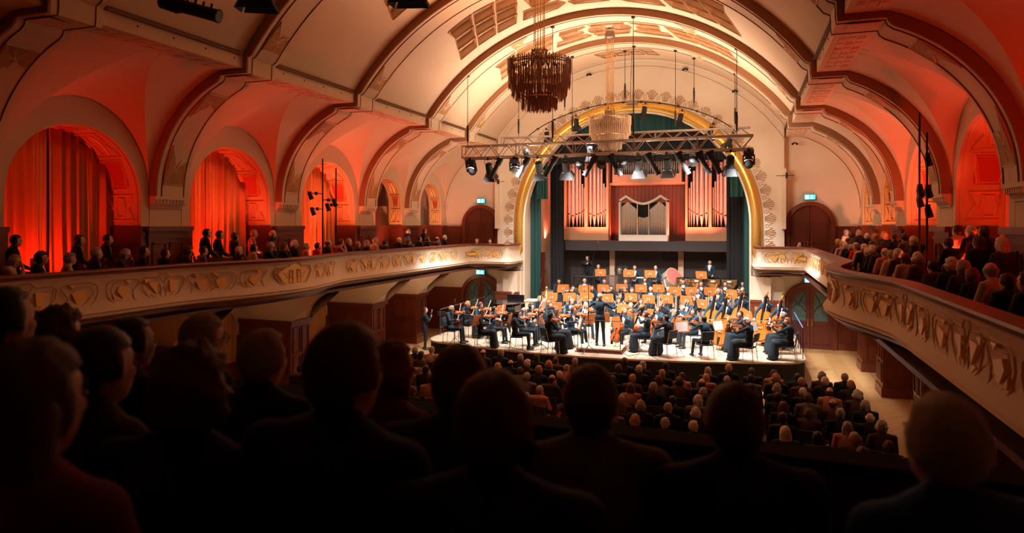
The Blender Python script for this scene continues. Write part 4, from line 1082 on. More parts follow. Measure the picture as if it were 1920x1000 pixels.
# black lamps on the near ceiling above the audience
for u, v, k, lab, rz in ((318, -12, 'p', 'black projector lamp under the vault near the upper wall above the long gallery', 2.6), (480, -96, 'f', 'black ceiling lamp hanging next to the second rib over the rear seats', .5), (765, -106, 'f', 'black ceiling lamp hanging under the coffers nearest the rear seats', .3)):
    p = at_d(u, v, 9.2)
    lamp(k, p.x, p.y, p.z, rz, lab, 'ceiling lamps over the rear seats', 1.15, rod=crown(p.x, p.y)-p.z+.08)
# ================================================================== chandeliers
def chandelier(y, label, cm):
    z = 9.08; t = thing('chandelier', label, 'chandelier', (0, y, z), group='crystal chandeliers')
    fr = MB()
    for r, zz in ((.75, .0), (.74, -.05), (.62, -.62), (.44, -.86)): fr.tube([(r*cos(a), r*sin(a), zz) for a in lin(0, 2*pi, 41)[:-1]], .016, 5, closed=True)
    for k in range(8): fr.tube([(0, 0, .12), (.75*cos(k*pi/4), .75*sin(k*pi/4), 0)], .012, 4)
    fr.lathe([(.05, -.9), (.06, .25)], n=8); fr.obj('frame', BRASS, t)
    # tiers of hanging crystal rods
    for nm, r, z0, ln, n in (('upper_fringe', .76, .05, .30, 170), ('middle_fringe', .74, -.16, .46, 130), ('second_fringe', .66, -.38, .44, 110), ('lower_fringe', .56, -.62, .30, 100), ('bottom_fringe', .42, -.80, .34, 80), ('inner_fringe', .27, -.80, .38, 60), ('crown_fringe', .18, .30, .26, 44)):
        mb = MB()
        for k in range(n):
            a = 2*pi*k/n; rr = r+(.012 if k % 2 else -.012); l_ = ln*(1+.08*sin(k*2.3))
            mb.tube([(rr*cos(a), rr*sin(a), z0), (rr*cos(a), rr*sin(a), z0-l_*.85), (rr*cos(a), rr*sin(a), z0-l_)], [.013, .013, .003], 3)
            if k % 3 == 0: mb.ell((rr*cos(a), rr*sin(a), z0+.02), .02, 5, 4)
        mb.obj(nm, CRYSL if nm in ('upper_fringe', 'crown_fringe') else cm, t)
    rd = MB()
    for k in range(6): rd.tube([(.13*cos(k*pi/3), .13*sin(k*pi/3), .28), (.13*cos(k*pi/3), .13*sin(k*pi/3), crown(0, y)-z+.15)], .012, 5)
    rd.obj('hanging_rod', BRASS, t)
    MB().lathe([(.16, crown(0, y)-z-.10), (.2, crown(0, y)-z-.34), (.12, crown(0, y)-z-.4)], n=10).obj('ceiling_pulley', STEEL, t, 40)
chandelier(15.95, 'large crystal chandelier with dark reddish fringes, nearest over the stalls', CRYS)
chandelier(25.2, 'crystal chandelier with pale clear fringes hanging behind the front truss', CRYSL)
# small wall fittings
for j, (u, v) in enumerate(((1105, 139), (1285, 129), (1378, 170), (1490, 268), (970, 190))):
    p = on_y(u, v, 30.25)
    t = thing('wall_spotlight', f'tiny twin spotlight on the end wall, {ORD[j]} reading across from the large chandelier', 'spotlight', (p.x, 30.22, p.z), group='twin spotlights on the end wall')
    MB().cbox((0, .03, 0), (.1, .1, .05)).obj('bracket', BLK, t)
    for s2 in (-.08, .08): MB().ell((s2, -.04, -.05), (.05, .07, .05), 8, 6).obj('spotlight_head', BLK, t)
for sx in (-1, 1):
    t = thing('column_speaker', f'slim plaster-coloured column loudspeaker on the corner above the {"west" if sx<0 else "east"} gallery return', 'loudspeaker', (sx*6.27, 30.2, 4.95), group='column loudspeakers')
    MB().box(-.08, -.14, 0, .08, .1, 2.5).obj('speaker_cabinet', PLW, t); MB().tube([(-.3, -.16, 2.2), (.4, -.16, 2.2)], .012, 4).cbox((.1, -.16, 2.2), (.08, .08, .22)).obj('bracket', BLK, t)

# ================================================================== furniture prototypes
NOPE = (0, -60, 0)
def retire(o):                # remove a prototype and its parts
    for c in KIDS.get(o.name, ()): retire(c)
    bpy.data.objects.remove(o)
def orch_chair():
    t = thing('orchestra_chair', 'x', 'chair', NOPE)
    MB().box(-.21, -.22, .43, .21, .2, .47).obj('seat', CHAIRB, t)
    M = Matrix.Translation((0, -.24, .62))@Matrix.Rotation(radians(12), 4, 'X'); MB().box(-.20, -.015, 0, .20, .015, .28, M).obj('backrest', CHAIRB, t)
    for s in (-1, 1):
        MB().tube([(s*.2, .18, .43), (s*.22, .2, 0)], .011, 5).obj('leg', CHROME, t)
        MB().tube([(s*.2, -.30, .86), (s*.2, -.22, .45), (s*.22, -.26, 0)], .011, 5).obj('leg', CHROME, t)
    return t
def stall_chair():
    t = thing('stalls_chair', 'x', 'chair', NOPE)
    MB().box(-.23, -.22, .41, .23, .22, .46).obj('seat', MT['red_upholstery'], t)
    MB().box(-.23, -.29, .50, .23, -.25, .93).obj('backrest', F_CHAR, t)
    fr = MB()
    for s in (-1, 1): fr.tube([(s*.22, -.24, .9), (s*.22, -.22, .44), (s*.22, -.26, 0)], .012, 4).tube([(s*.22, -.22, .42), (s*.22, .2, .42), (s*.22, .22, 0)], .012, 4)
    fr.obj('chair_frame', BLK, t)
    return t
def gallery_chair():
    t = thing('gallery_chair', 'x', 'chair', NOPE)
    MB().box(-.25, -.24, .38, .25, .22, .46).obj('seat', CHAIRR, t)
    pts = [(-.25, .46), (-.26, .82)]+[(-.26+.52*q, .82+.10*sin(pi*q)) for q in lin(0, 1, 9)]+[(.25, .46)]
    MB().prism(pts, lambda a, b, h: Vector((a, -.32+h, b)), 0, .08).obj('backrest', CHAIRR, t)
    lg = MB()
    for s in (-1, 1):
        for y in (-.2, .18): lg.box(s*.22-.02, y-.02, 0, s*.22+.02, y+.02, .38)
    lg.obj('chair_frame', MAHOD, t)
    return t
def music_stand():
    t = thing('music_stand', 'x', 'music stand', NOPE)
    M = Matrix.Translation((0, 0, 1.0))@Matrix.Rotation(radians(-14), 4, 'X')
    w, h = .262, .18
    pts = [(-w+.03, -h), (w-.03, -h), (w, -h+.03), (w, h-.03), (w-.03, h), (-w+.03, h), (-w, h-.03), (-w, -h+.03)]
    # desk faces -Y (the player); its back faces +Y
    d = MB().prism(pts, lambda a, b, hh: M@Vector((a, hh, b)), 0, .012).obj('desk', DESK, t)
    lg = MB()
    for s2 in (-1, 1):
        q = [(s2*.012+s2*.05*sin(x), .05*cos(x)) for x in lin(0, pi, 8)]
        lg.prism(q, lambda a, b, hh: M@Vector((a, .0125+hh, b-.0)), 0, .003)
    lg.obj('emblem', PAPER, d)
    MB().prism([(-.012, -.03), (.012, -.03), (.018, .02), (0, .045), (-.018, .02)], lambda a, b, hh: M@Vector((a, .0126+hh, b)), 0, .005).obj('emblem_figure', BLK, d)
    MB().box(-w, -.06, -h-.012, w, .0, -h, M).obj('ledge', DESK, t)
    MB().tube([(0, .02, .98), (0, .05, .5), (0, .05, .18)], .011, 5).obj('pole', CHROME, t)
    for k in range(3):
        a = k*2*pi/3+.5; MB().tube([(0, .05, .2), (.25*cos(a), .05+.25*sin(a), .012)], .009, 4).obj('leg', CHROME, t)
    return t
def mic_stand(x, y, z, h, boom, label):
    t = thing('microphone_stand', label, 'microphone stand', (x, y, z), group='microphone stands on the stage')
    MB().tube([(0, 0, .25), (0, 0, h)], .012, 6).obj('pole', BLK, t)
    for k in range(3):
        a = k*2*pi/3; MB().tube([(0, 0, .28), (.32*cos(a), .32*sin(a), .012)], .011, 5).obj('leg', BLK, t)
    if boom: MB().tube([(0, 0, h), boom], .010, 5).obj('boom', BLK, t)
    b = boom or (0, 0, h); MB().tube([b, (b[0], b[1], b[2]+.14)], .022, 6).obj('microphone', STEEL, t)
PCHAIR, PSTALL, PGAL, PSTAND = orch_chair(), stall_chair(), gallery_chair(), music_stand()

# ================================================================== instruments (origin at the grip point, body along local axes)
def outline_violin(L, w_up, w_mid, w_lo, n=9):
    # half outline from bottom to top, y along length 0..L
    pts = []
    for t, w_ in ((0, .0), (.02, .45), (.08, .80), (.2, 1.0), (.33, .92), (.42, .68), (.52, .62), (.60, .70), (.70, .80), (.82, .80), (.93, .60), (.98, .3), (1, .0)):
        pts.append((w_*w_lo, t*L))
    P = [Vector(p) for p in pts]; out = []
    for i in range(len(P)-1):
        a, b, c, d = P[max(0, i-1)], P[i], P[i+1], P[min(len(P)-1, i+2)]
        for q in (0, .34, .67): out.append(tuple(.5*((2*b)+(c-a)*q+(2*a-5*b+4*c-d)*q*q+(3*b-a-3*c+d)*q**3)))
    return [(max(0, x), z) for x, z in out]+[pts[-1]]
def fiddle(name, L, wlo, dep, neck, m, scroll=.03):
    """string instrument lying along +Z, back toward -Y; origin at the bottom block"""
    t = thing(name, 'x', 'instrument', NOPE)
    half = outline_violin(L, wlo, wlo, wlo); poly = half+[(-x, z) for x, z in reversed(half[1:-1])]
    b = MB().prism(poly, lambda a, c, h: Vector((a, h, c)), -dep/2, dep/2)
    bel = [(x*.86, L*.5+(z-L*.5)*.9) for x, z in poly]; b.prism(bel, lambda a, c, h: Vector((a, h, c)), -dep/2-wlo*.10, dep/2+wlo*.08)
    body = b.obj('body', m, t)
    nk = MB()
    wn = wlo*.105
    fh = MB()
    for s2 in (-1, 1): fh.tube([(s2*wlo*.30, -dep/2-wlo*.105, L*.56), (s2*wlo*.38, -dep/2-wlo*.105, L*.50), (s2*wlo*.42, -dep/2-wlo*.105, L*.42), (s2*wlo*.52, -dep/2-wlo*.105, L*.36)], wlo*.022, 4)
    fh.obj('sound_holes', EBONY, t)
    nk.box(-wn, -dep/2-wn*1.9, L*.62, wn, -dep/2-wn*1.1, L+neck*.92).box(-wn*.8, -dep/2-wn*1.1, L-.01, wn*.8, -dep/2+wn*.8, L+neck)
    nk.obj('fingerboard', EBONY, t)
    sc = MB().tube([(0, -dep/2, L+neck), (0, -dep/2-wn*.6, L+neck+scroll*2), (0, -dep/2+wn*.8, L+neck+scroll*3.4), (0, -dep/2+wn*1.8, L+neck+scroll*2.6), (0, -dep/2+wn, L+neck+scroll*2.1)], [wn*.9, wn*.9, wn*.8, wn*.6, wn*.4], 6)
    for s2 in (-1, 1): sc.tube([(0, -dep/2, L+neck+scroll*(1.2 if s2 > 0 else .4)), (s2*wn*3, -dep/2, L+neck+scroll*(1.2 if s2 > 0 else .4))], wn*.25, 4)
    sc.obj('scroll', m, t, True)
    MB().box(-wlo*.22, -dep/2-wn*2.2, L*.43, wlo*.22, -dep/2, L*.45).obj('bridge', PINE, t)
    MB().prism([(-wn*.7, L*.04), (wn*.7, L*.04), (wn*1.3, L*.28), (-wn*1.3, L*.28)], lambda a, c, h: Vector((a, -dep/2-wn*1.5+h, c)), 0, wn*.3).obj('tailpiece', EBONY, t)
    if name != 'violin':
        MB().tube([(0, 0, 0), (0, 0, -.22 if name == 'cello' else -.12)], .007, 5).obj('endpin', CHROME, t)
    return t
def bow(L):
    t = thing('bow', 'x', 'bow', NOPE)
    MB().tube([(0, 0, 0), (0, -.006, L*.5), (0, 0, L)], [.006, .005, .004], 5).obj('stick', mat('bow_wood', (.55, .30, .15), .4) if 'bow_wood' not in MT else MT['bow_wood'], t)
    MB().box(-.006, .018, .03, .006, .022, L-.01).box(-.006, 0, .03, .006, .02, .06).box(-.004, 0, L-.02, .004, .022, L-.008).obj('bow_hair', PAPER, t)
    return t
def wind(kind):
    t = thing(kind, 'x', 'instrument', NOPE)
    if kind == 'flute':
        MB().tube([(0, 0, -.08), (0, 0, .6)], .011, 8).obj('tube', SILVER, t, True)
        k_ = MB()
        for q in range(8): k_.ell((0, -.012, .12+q*.05), (.008, .005, .008), 6, 4)
        k_.obj('keys', SILVER, t)
    elif kind in ('clarinet', 'oboe'):
        MB().lathe([(.006, 0), (.012, .06), (.013, .52), (.03, .60)], n=8).obj('tube', EBONY, t, True)
        k_ = MB()
        for q in range(7): k_.ell((0, -.014, .15+q*.05), (.006, .005, .01), 6, 4)
        k_.obj('keys', SILVER, t)
    elif kind == 'bassoon':
        MB().tube([(0, 0, -.55), (0, 0, .75)], .026, 8).tube([(.04, 0, -.55), (.04, 0, .3)], .022, 8).obj('tube', VIOL, t, True); MB().tube([(.04, 0, .3), (.05, -.06, .42), (.03, -.2, .40)], .005, 5).obj('crook', SILVER, t)
    elif kind in ('trumpet', 'trombone'):
        L = .45 if kind == 'trumpet' else .65; br = .06 if kind == 'trumpet' else .10
        MB().lathe([(.008, 0), (.009, L*.6), (.016, L*.82), (.03, L*.93), (br, L)], n=14).obj('bell', BRASS, t, True)
        l2 = L*.8 if kind == 'trumpet' else 1.0
        MB().tube([(0, -.05, -.02), (0, -.05, l2-.04), (0, -.03, l2), (0, 0, l2-.04) if kind == 'trumpet' else (.03, -.05, l2-.04), (0, 0, .05) if kind == 'trumpet' else (.04, -.05, .1)], .007, 6).obj('slide' if kind == 'trombone' else 'valves', BRASS, t, True)
    elif kind == 'horn':
        c = MB().tube([(.13*cos(a), 0, .13*sin(a)) for a in lin(0, 6.0, 24)], .010, 6); c.tube([(.09*cos(a), .02, .09*sin(a)) for a in lin(0, 6.0, 24)], .010, 6); c.obj('coil', BRASS, t, True)
        M = Matrix.Translation((.12, -.02, -.04))@Matrix.Rotation(radians(140), 4, 'Y'); MB().lathe([(.012, 0), (.03, .12), (.07, .20), (.15, .25)], n=16, M=M).obj('bell', BRASS, t, True)
    elif kind == 'tuba':
        MB().lathe([(.04, .1), (.06, .45), (.12, .68), (.21, .78)], n=18).obj('bell', BRASS, t, True)
        c = MB()
        for r in (.16, .12): c.tube([(.12+r*cos(a)*.8, .0, .2+r*1.3*sin(a)) for a in lin(0, 2*pi, 20)[:-1]], .022, 6, closed=True)
        c.obj('coil', BRASS, t, True)
    return t
PINS = {'violin': fiddle('violin', .36, .105, .04, .15, VIOL, .014), 'viola': fiddle('viola', .41, .125, .045, .16, VIOL, .016),
        'cello': fiddle('cello', .76, .22, .13, .34, CELW, .035), 'double_bass': fiddle('double_bass', 1.12, .34, .20, .52, BASSW, .05), 'bow': bow(.72)}
for k in ('flute', 'clarinet', 'oboe', 'bassoon', 'trumpet', 'trombone', 'horn', 'tuba'): PINS[k] = wind(k)
def place(kind, M, label, group):
    o = dup(PINS[kind]); o.matrix_world = M; o.rotation_mode = 'XYZ'; loc, rot, sc = M.decompose(); o.location = loc; o.rotation_euler = rot.to_euler(); o['label'] = label; o['group'] = group
    return o
# ================================================================== people
def capsule(mb, p0, p1, r0, r1, n=10, flat=1.0):
    p0, p1 = Vector(p0), Vector(p1); d = (p1-p0); L = d.length or 1e-4; d = d/L
    pts = []; rs = []
    for a in lin(-pi/2, 0, 4)[:-1]: pts.append(p0+d*r0*sin(a)); rs.append(max(.002, r0*cos(a)))
    pts.append(p0); rs.append(r0); pts.append(p1); rs.append(r1)
    for a in lin(0, pi/2, 4)[1:]: pts.append(p1+d*r1*sin(a)); rs.append(max(.002, r1*cos(a)))
    mb.tube(pts, rs, n)
def remeshed(mb, name, vox, smooth_it=3, extra=None, mats=()):
    me = mb.mesh('tmp'); o = bpy.data.objects.new('tmp', me); COL.objects.link(o)
    r = o.modifiers.new('r', 'REMESH'); r.mode = 'VOXEL'; r.voxel_size = vox; r.use_smooth_shade = True
    if smooth_it: s = o.modifiers.new('s', 'SMOOTH'); s.factor = .5; s.iterations = smooth_it
    dg = bpy.context.evaluated_depsgraph_get(); ev = o.evaluated_get(dg); out = bpy.data.meshes.new_from_object(ev)
    bpy.data.objects.remove(o)
    out.name = name
    if extra:                  # join finely modelled pieces (fingers) rooted inside the body
        vs = [v.co[:] for v in out.vertices]; fs = [tuple(p.vertices) for p in out.polygons]; k = len(vs)
        vs += [tuple(p) for p in extra.v]; fs += [tuple(i+k for i in f) for f in extra.f]
        out = bpy.data.meshes.new(name); out.from_pydata(vs, [], fs); out.update()
    out.polygons.foreach_set('use_smooth', [True]*len(out.polygons))
    for m in mats: out.materials.append(m)
    return out
def head_prims(mb, c, yaw, tilt, sc=1.0):
    M = Matrix.Translation(c)@Matrix.Rotation(yaw, 4, 'Z')@Matrix.Rotation(tilt, 4, 'X')@Matrix.Scale(sc, 4)
    P = lambda x, y, z: M@Vector((x, y, z))
    R3 = M.to_3x3()
    mb.ell(P(0, -.012, .03), (.074, .092, .090), 14, 10, R3)
    mb.ell(P(0, .012, -.03), (.058, .074, .082), 12, 9, R3)      # face and jaw
    mb.ell(P(0, .055, -.085), (.024, .026, .022), 8, 6, R3)      # chin
    capsule(mb, P(0, .080, .020), P(0, .098, -.020), .009, .012, 8) # nose
    capsule(mb, P(-.030, .072, .036), P(.030, .072, .036), .013, .013, 8)  # brow
    for s in (-1, 1):
        mb.ell(P(s*.076, -.002, .0), (.010, .020, .032), 8, 6, R3)       # ear
        mb.ell(P(s*.034, .066, -.012), (.020, .018, .020), 8, 6, R3)     # cheek
    capsule(mb, P(-.018, .083, -.052), P(.018, .083, -.052), .008, .008, 6)   # lips
    return M
def hand(extra, wrist, d, palm, curl, side, prims):
    """palm ellipsoid into prims, five bent fingers into extra. d: direction of the hand, palm: palm normal"""
    d = Vector(d).normalized(); n = Vector(palm); n = (n-d*n.dot(d)).normalized(); s = d.cross(n)*side
    w = Vector(wrist); R = Matrix((s, d, n)).transposed()
    prims.ell(w+d*.045, (.036, .048, .016), 10, 7, R)
    ends = []
    for k, (off, L) in enumerate(((-.027, .072), (-.009, .080), (.009, .076), (.026, .060))):
        b = w+d*.08+s*off; pts = [b-d*.02, b]; dirv = d.copy(); p = b
        for q, f in enumerate((.45, .32, .23)):
            dirv = (Matrix.Rotation(curl*(.7+.3*q)*side, 3, s)@dirv); p = p+dirv*L*f; pts.append(p)
        extra.tube(pts, [.0095, .009, .0085, .008, .0065], 6)
    b = w+d*.03-s*.032; t1 = b-s*.018+d*.028+n*.008; t2 = t1+d*.026+n*.012*(1 if curl > 0 else 0)+s*.004
    extra.tube([b+s*.01, b, t1, t2], [.011, .011, .0105, .008], 6)
def limb(c, h, lo=None):
    pass
def build_pose(name, P, vox=.017):
    """P: dict of joints. returns meshes: body, jacket, legs, shoes, shirt, hair anchor matrix"""
    body, jk, lg, sh, ex = MB(), MB(), MB(), MB(), MB()
    g = P; pel, che, nck, hd = (Vector(g[k]) for k in ('pelvis', 'chest', 'neck', 'head'))
    mid = pel.lerp(che, .5)
    def torso(mb, e):
        up = (che-pel).normalized(); R = Vector((0, 0, 1)).rotation_difference(up).to_matrix()
        mb.ell(pel+Vector((0, 0, .02)), (.160+e, .125+e, .12+e), 14, 9, R); mb.ell(mid, (.142+e, .108+e, .17+e), 14, 9, R)
        mb.ell(che, (.165+e, .115+e, .19+e), 14, 9, R)
        capsule(mb, g['shL'], g['shR'], .058+e, .058+e, 10)
        capsule(mb, che+up*.12, nck, .085+e*.5, .058+e*.5, 10)
        for q in 'LR': capsule(mb, Vector(g['sh'+q]), nck-up*.02, .045+e, .05+e, 8)
    torso(body, -.012)
    capsule(body, nck-Vector((0, 0, .05)), hd+Vector((0, -.012, -.05)), .050, .050, 10)
    M = head_prims(body, hd, g.get('yaw', 0), g.get('tilt', 0))
    torso(jk, .008)
    for s, S in ((-1, 'L'), (1, 'R')):
        a, b, c = (Vector(g[k+S]) for k in ('sh', 'el', 'wr'))
        capsule(body, a, b, .042, .036); capsule(body, b, c, .034, .024)
        capsule(jk, a, b, .060, .050); capsule(jk, b, b.lerp(c, .93), .048, .036)
        d = (c-b); hd_dir = g.get('hand'+S, d); hand(ex, c, hd_dir, g.get('palm'+S, (0, 0, -1)), g.get('curl'+S, .55), s, body)
        capsule(body, c-d.normalized()*.02, c+Vector(hd_dir).normalized()*.03, .023, .022)
        h, k, an = (Vector(g[q+S]) for q in ('hip', 'knee', 'ank'))
        capsule(body, h, k, .070, .046); capsule(body, k, an, .044, .032)
        capsule(lg, h, k, .088, .064); capsule(lg, k, an, .060, .050)
        fd = Vector(g.get('foot'+S, (0, 1, 0))).normalized()
        f0 = Vector((an.x, an.y, max(.045, an.z-.05))); capsule(body, an, f0, .03, .035); capsule(body, f0, f0+fd*.12+Vector((0, 0, -.015)), .03, .024)
        capsule(sh, f0-fd*.05, f0+fd*.15+Vector((0, 0, -.012)), .045, .034, 10)
    lg.ell(pel, (.172, .138, .12), 12, 8)
    lgs = remeshed(lg, name+'_trousers', .02, 2)
    sk = MB()
    for S in 'LR':
        h, k, an = (Vector(g[q+S]) for q in ('hip', 'knee', 'ank'))
        sk_r = .11; capsule(sk, h, k, .115, .105, 12); capsule(sk, k, k.lerp(an, .93), .11, .15, 12)
    kk = (Vector(g['kneeL'])+Vector(g['kneeR']))/2; aa = (Vector(g['ankL'])+Vector(g['ankR']))/2; hh = (Vector(g['hipL'])+Vector(g['hipR']))/2
    capsule(sk, hh, kk, .12, .11, 12); capsule(sk, kk, kk.lerp(aa, .93), .12, .17, 12); sk.ell(pel, (.178, .145, .15), 12, 8)
    out = dict(body=remeshed(body, name+'_body', vox, 2, ex), jacket=remeshed(jk, name+'_jacket', .02, 2), legs=lgs, skirt=remeshed(sk, name+'_skirt', .022, 3), shoes=remeshed(sh, name+'_shoes', .016, 1))
    # shirt front with collar: a curved bib lying on the chest
    up = (che-pel).normalized(); R = Vector((0, 0, 1)).rotation_difference(up).to_matrix(); bib = MB(); rows = []
    for q in lin(-.12, .20, 8):
        wd = .034+.066*max(0, (q+.12)/.32)
        row = []
        for t in lin(-1, 1, 5):
            x = wd*t; e = 1-(x/.175)**2-(min(q, .17)/.2)**2
            y = (.1245)*sqrt(max(.05, e))+.004
            row.append(che+R@Vector((x, y+(.01 if q > .1 else 0), q)))
        rows.append(row)
    bib.grid(rows, flip=True); n_ = len(bib.v)
    bib.add([Vector(p)-R@Vector((0, .02, 0)) for p in bib.v], [f[::-1] for f in bib.f])
    out['shirt'] = bib.mesh(name+'_shirt', True)
    out['M'] = M
    for k in ('jacket', 'legs', 'skirt', 'shoes', 'shirt', 'body'): out[k].materials.append(F_BLK)
    return out
def hair_mesh(kind):
    mb = MB(); n, m = 34, 26; rnd = random.Random(3)
    cx, cy, cz = 0, -.014, .022; rx, ry, rz = .088, .108, .112
    amp = {'short': .03, 'bald': .02, 'bob': .05, 'long': .05, 'bun': .03, 'curly': .13, 'crop': .01}[kind]
    vs = []
    for i in range(m+1):
        th = pi*i/m
        for k in range(n):
            a = 2*pi*k/n; d = Vector((sin(th)*cos(a), sin(th)*sin(a), cos(th)))
            f = 1+amp*noise.noise(d*(3.5 if kind != 'curly' else 5)+Vector((len(kind), 0, 0)))*1.5
            f += .035*noise.noise(d*9)+.022*noise.noise(Vector((d.x*26, d.y*26, d.z*6)))
            p = Vector((d.x*rx, d.y*ry, d.z*rz))*f
            low = -.05 if kind in ('short', 'crop', 'bald') else -.09
            face = (p.y > .028 and p.z < .052+.02*(kind == 'short')) or (p.z < (low if p.y > -.04 else low-.04) and kind not in ('bob', 'long', 'curly')) or (kind in ('bob', 'long', 'curly') and p.y > .0 and p.z < .045 and abs(p.x) < .066)
            if kind == 'bald': face = face or p.z > .035
            if kind in ('bob', 'curly') and not face and p.z < 0: p.x *= 1.14; p.y *= 1.05
            if kind == 'curly' and not face: p *= 1.08
            if face: p = Vector((d.x*rx, d.y*ry, d.z*rz))*.74
            vs.append((p.x+cx, p.y+cy, p.z+cz))
    mb.add(vs, [(i*n+k, (i+1)*n+k, (i+1)*n+(k+1) % n, i*n+(k+1) % n) for i in range(m) for k in range(n)])
    if kind == 'long':
        for x in (-.06, -.03, 0, .03, .06): capsule(mb, (x, -.07+abs(x)*.3, .0), (x*1.25, -.125+abs(x)*.5, -.30+.05*abs(x)*10*.3), .040, .020, 8)
    if kind == 'bun': mb.ell((0, -.125, .03), (.045, .04, .042), 10, 8)
    if kind in ('bob',):
        for s in (-1, 1): capsule(mb, (s*.072, -.02, -.01), (s*.066, -.01, -.10), .03, .022, 8)
        capsule(mb, (0, -.08, 0), (0, -.075, -.10), .05, .035, 8)
    me = mb.mesh('hair_'+kind, True); me.materials.append(H_BRN); return me
HAIR = {k: hair_mesh(k) for k in ('short', 'bald', 'bob', 'long', 'bun', 'curly', 'crop')}
def seat(**kw):
    d = dict(pelvis=(0, -.06, .56), chest=(0, -.08, .93), neck=(0, -.05, 1.14), head=(0, -.015, 1.235), shL=(-.19, -.075, 1.07), shR=(.19, -.075, 1.07),
             hipL=(-.09, -.02, .54), hipR=(.09, -.02, .54), kneeL=(-.11, .40, .54), kneeR=(.11, .40, .54), ankL=(-.11, .42, .10), ankR=(.11, .42, .10),
             elL=(-.25, .0, .78), elR=(.25, .0, .78), wrL=(-.09, .20, .67), wrR=(.09, .20, .67)); d.update(kw); return d
def stand(**kw):
    d = dict(pelvis=(0, 0, .95), chest=(0, -.01, 1.30), neck=(0, 0, 1.50), head=(0, .02, 1.62), shL=(-.19, -.01, 1.41), shR=(.19, -.01, 1.41),
             hipL=(-.09, 0, .92), hipR=(.09, 0, .92), kneeL=(-.10, .02, .50), kneeR=(.10, .02, .50), ankL=(-.11, 0, .09), ankR=(.11, 0, .09),
             elL=(-.26, .0, 1.14), elR=(.26, .0, 1.14), wrL=(-.22, .2, 1.0), wrR=(.22, .2, 1.0)); d.update(kw); return d
POSES = {
 'listen': seat(), 'listen_turn': seat(yaw=-.5, head=(.01, -.01, 1.24)), 'listen_chin': seat(elR=(.22, .14, .80), wrR=(.05, .16, 1.10), handR=(-.2, -.2, 1), palmR=(0, -1, 0), tilt=-.15, chest=(0, -.03, .92), neck=(0, .01, 1.11), head=(0, .06, 1.215)),
 'violin': seat(elL=(-.24, .24, .90), wrL=(-.20, .44, 1.06), handL=(.3, .1, 1), palmL=(.6, -.6, 0), curlL=.9, elR=(.36, .06, .86), wrR=(.20, .26, .88), handR=(-.6, .4, .0), curlR=.6, yaw=.45, tilt=-.12, head=(-.02, .01, 1.235), kneeL=(-.16, .38, .54), ankL=(-.20, .42, .10)),
 'cello': seat(kneeL=(-.25, .36, .54), kneeR=(.25, .36, .54), ankL=(-.27, .36, .10), ankR=(.27, .36, .10), elL=(-.34, .12, 1.0), wrL=(-.14, .20, 1.16), handL=(.5, .1, .3), palmL=(.4, -.6, 0), curlL=.8, elR=(.36, .14, .86), wrR=(.26, .38, .70), handR=(-.3, .4, -.5), curlR=.6),
 'wind': seat(elL=(-.26, .16, .84), wrL=(-.05, .34, .98), handL=(.4, .3, .2), palmL=(0, -1, 0), curlL=.8, elR=(.26, .16, .80), wrR=(.05, .34, .88), handR=(-.4, .3, .2), palmR=(0, -1, 0), curlR=.8, tilt=-.08),
 'flute': seat(elL=(-.30, .18, .96), wrL=(.02, .20, 1.14), handL=(.6, .3, .2), palmL=(0, -1, 0), curlL=.8, elR=(.38, .10, .98), wrR=(.34, .20, 1.14), handR=(-.3, .6, .1), palmR=(0, -1, 0), curlR=.8, yaw=.3),
 'bass': stand(elL=(-.30, .16, 1.42), wrL=(-.10, .30, 1.56), handL=(.5, .1, .2), palmL=(.4, -.6, 0), curlL=.9, elR=(.30, .22, 1.12), wrR=(.22, .46, .96), handR=(-.2, .4, -.6), curlR=.6, chest=(0, .02, 1.30), head=(-.01, .06, 1.61), tilt=-.15),
 'conduct': stand(elL=(-.36, .16, 1.28), wrL=(-.44, .38, 1.42), handL=(0, .6, .3), curlL=.3, elR=(.38, .14, 1.24), wrR=(.50, .36, 1.30), handR=(-.2, .7, .1), curlR=.8, kneeR=(.12, -.03, .5), ankR=(.15, -.06, .09)),
 'stand': stand(), 'camera': stand(elL=(-.26, .16, 1.24), wrL=(-.07, .26, 1.50), handL=(.2, .3, .6), palmL=(0, -1, 0), elR=(.26, .14, 1.2), wrR=(.06, .24, 1.34), palmR=(0, -1, 0)),
 'lean': seat(chest=(0, .10, .90), neck=(0, .20, 1.07), head=(0, .27, 1.16), shL=(-.185, .13, 1.0), shR=(.185, .13, 1.0), elL=(-.24, .32, .86), elR=(.24, .32, .86), wrL=(-.06, .40, 1.02), wrR=(.06, .40, 1.02), handL=(.3, .1, .6), handR=(-.3, .1, .6), tilt=-.2)}
PM = {k: build_pose(k, v, .014 if k.startswith('listen') else .017) for k, v in POSES.items()}
eb = MB()
for s in (-1, 1):
    eb.ell((s*.030, .076, .006), (.013, .010, .008), 8, 6); capsule(eb, (s*.018, .082, .034), (s*.044, .074, .035), .0045, .004, 5)
eb.ell((0, .084, -.052), (.018, .006, .004), 8, 5)
EYES = eb.mesh('eyes', True); EYES.materials.append(mat('eye_brown', (.06, .02, .015), .4))
SHAIR = {'short': 'short', 'bald': 'receding', 'bob': 'bobbed', 'long': 'long', 'bun': 'pinned-up', 'curly': 'curly', 'crop': 'cropped'}
NP = [0]
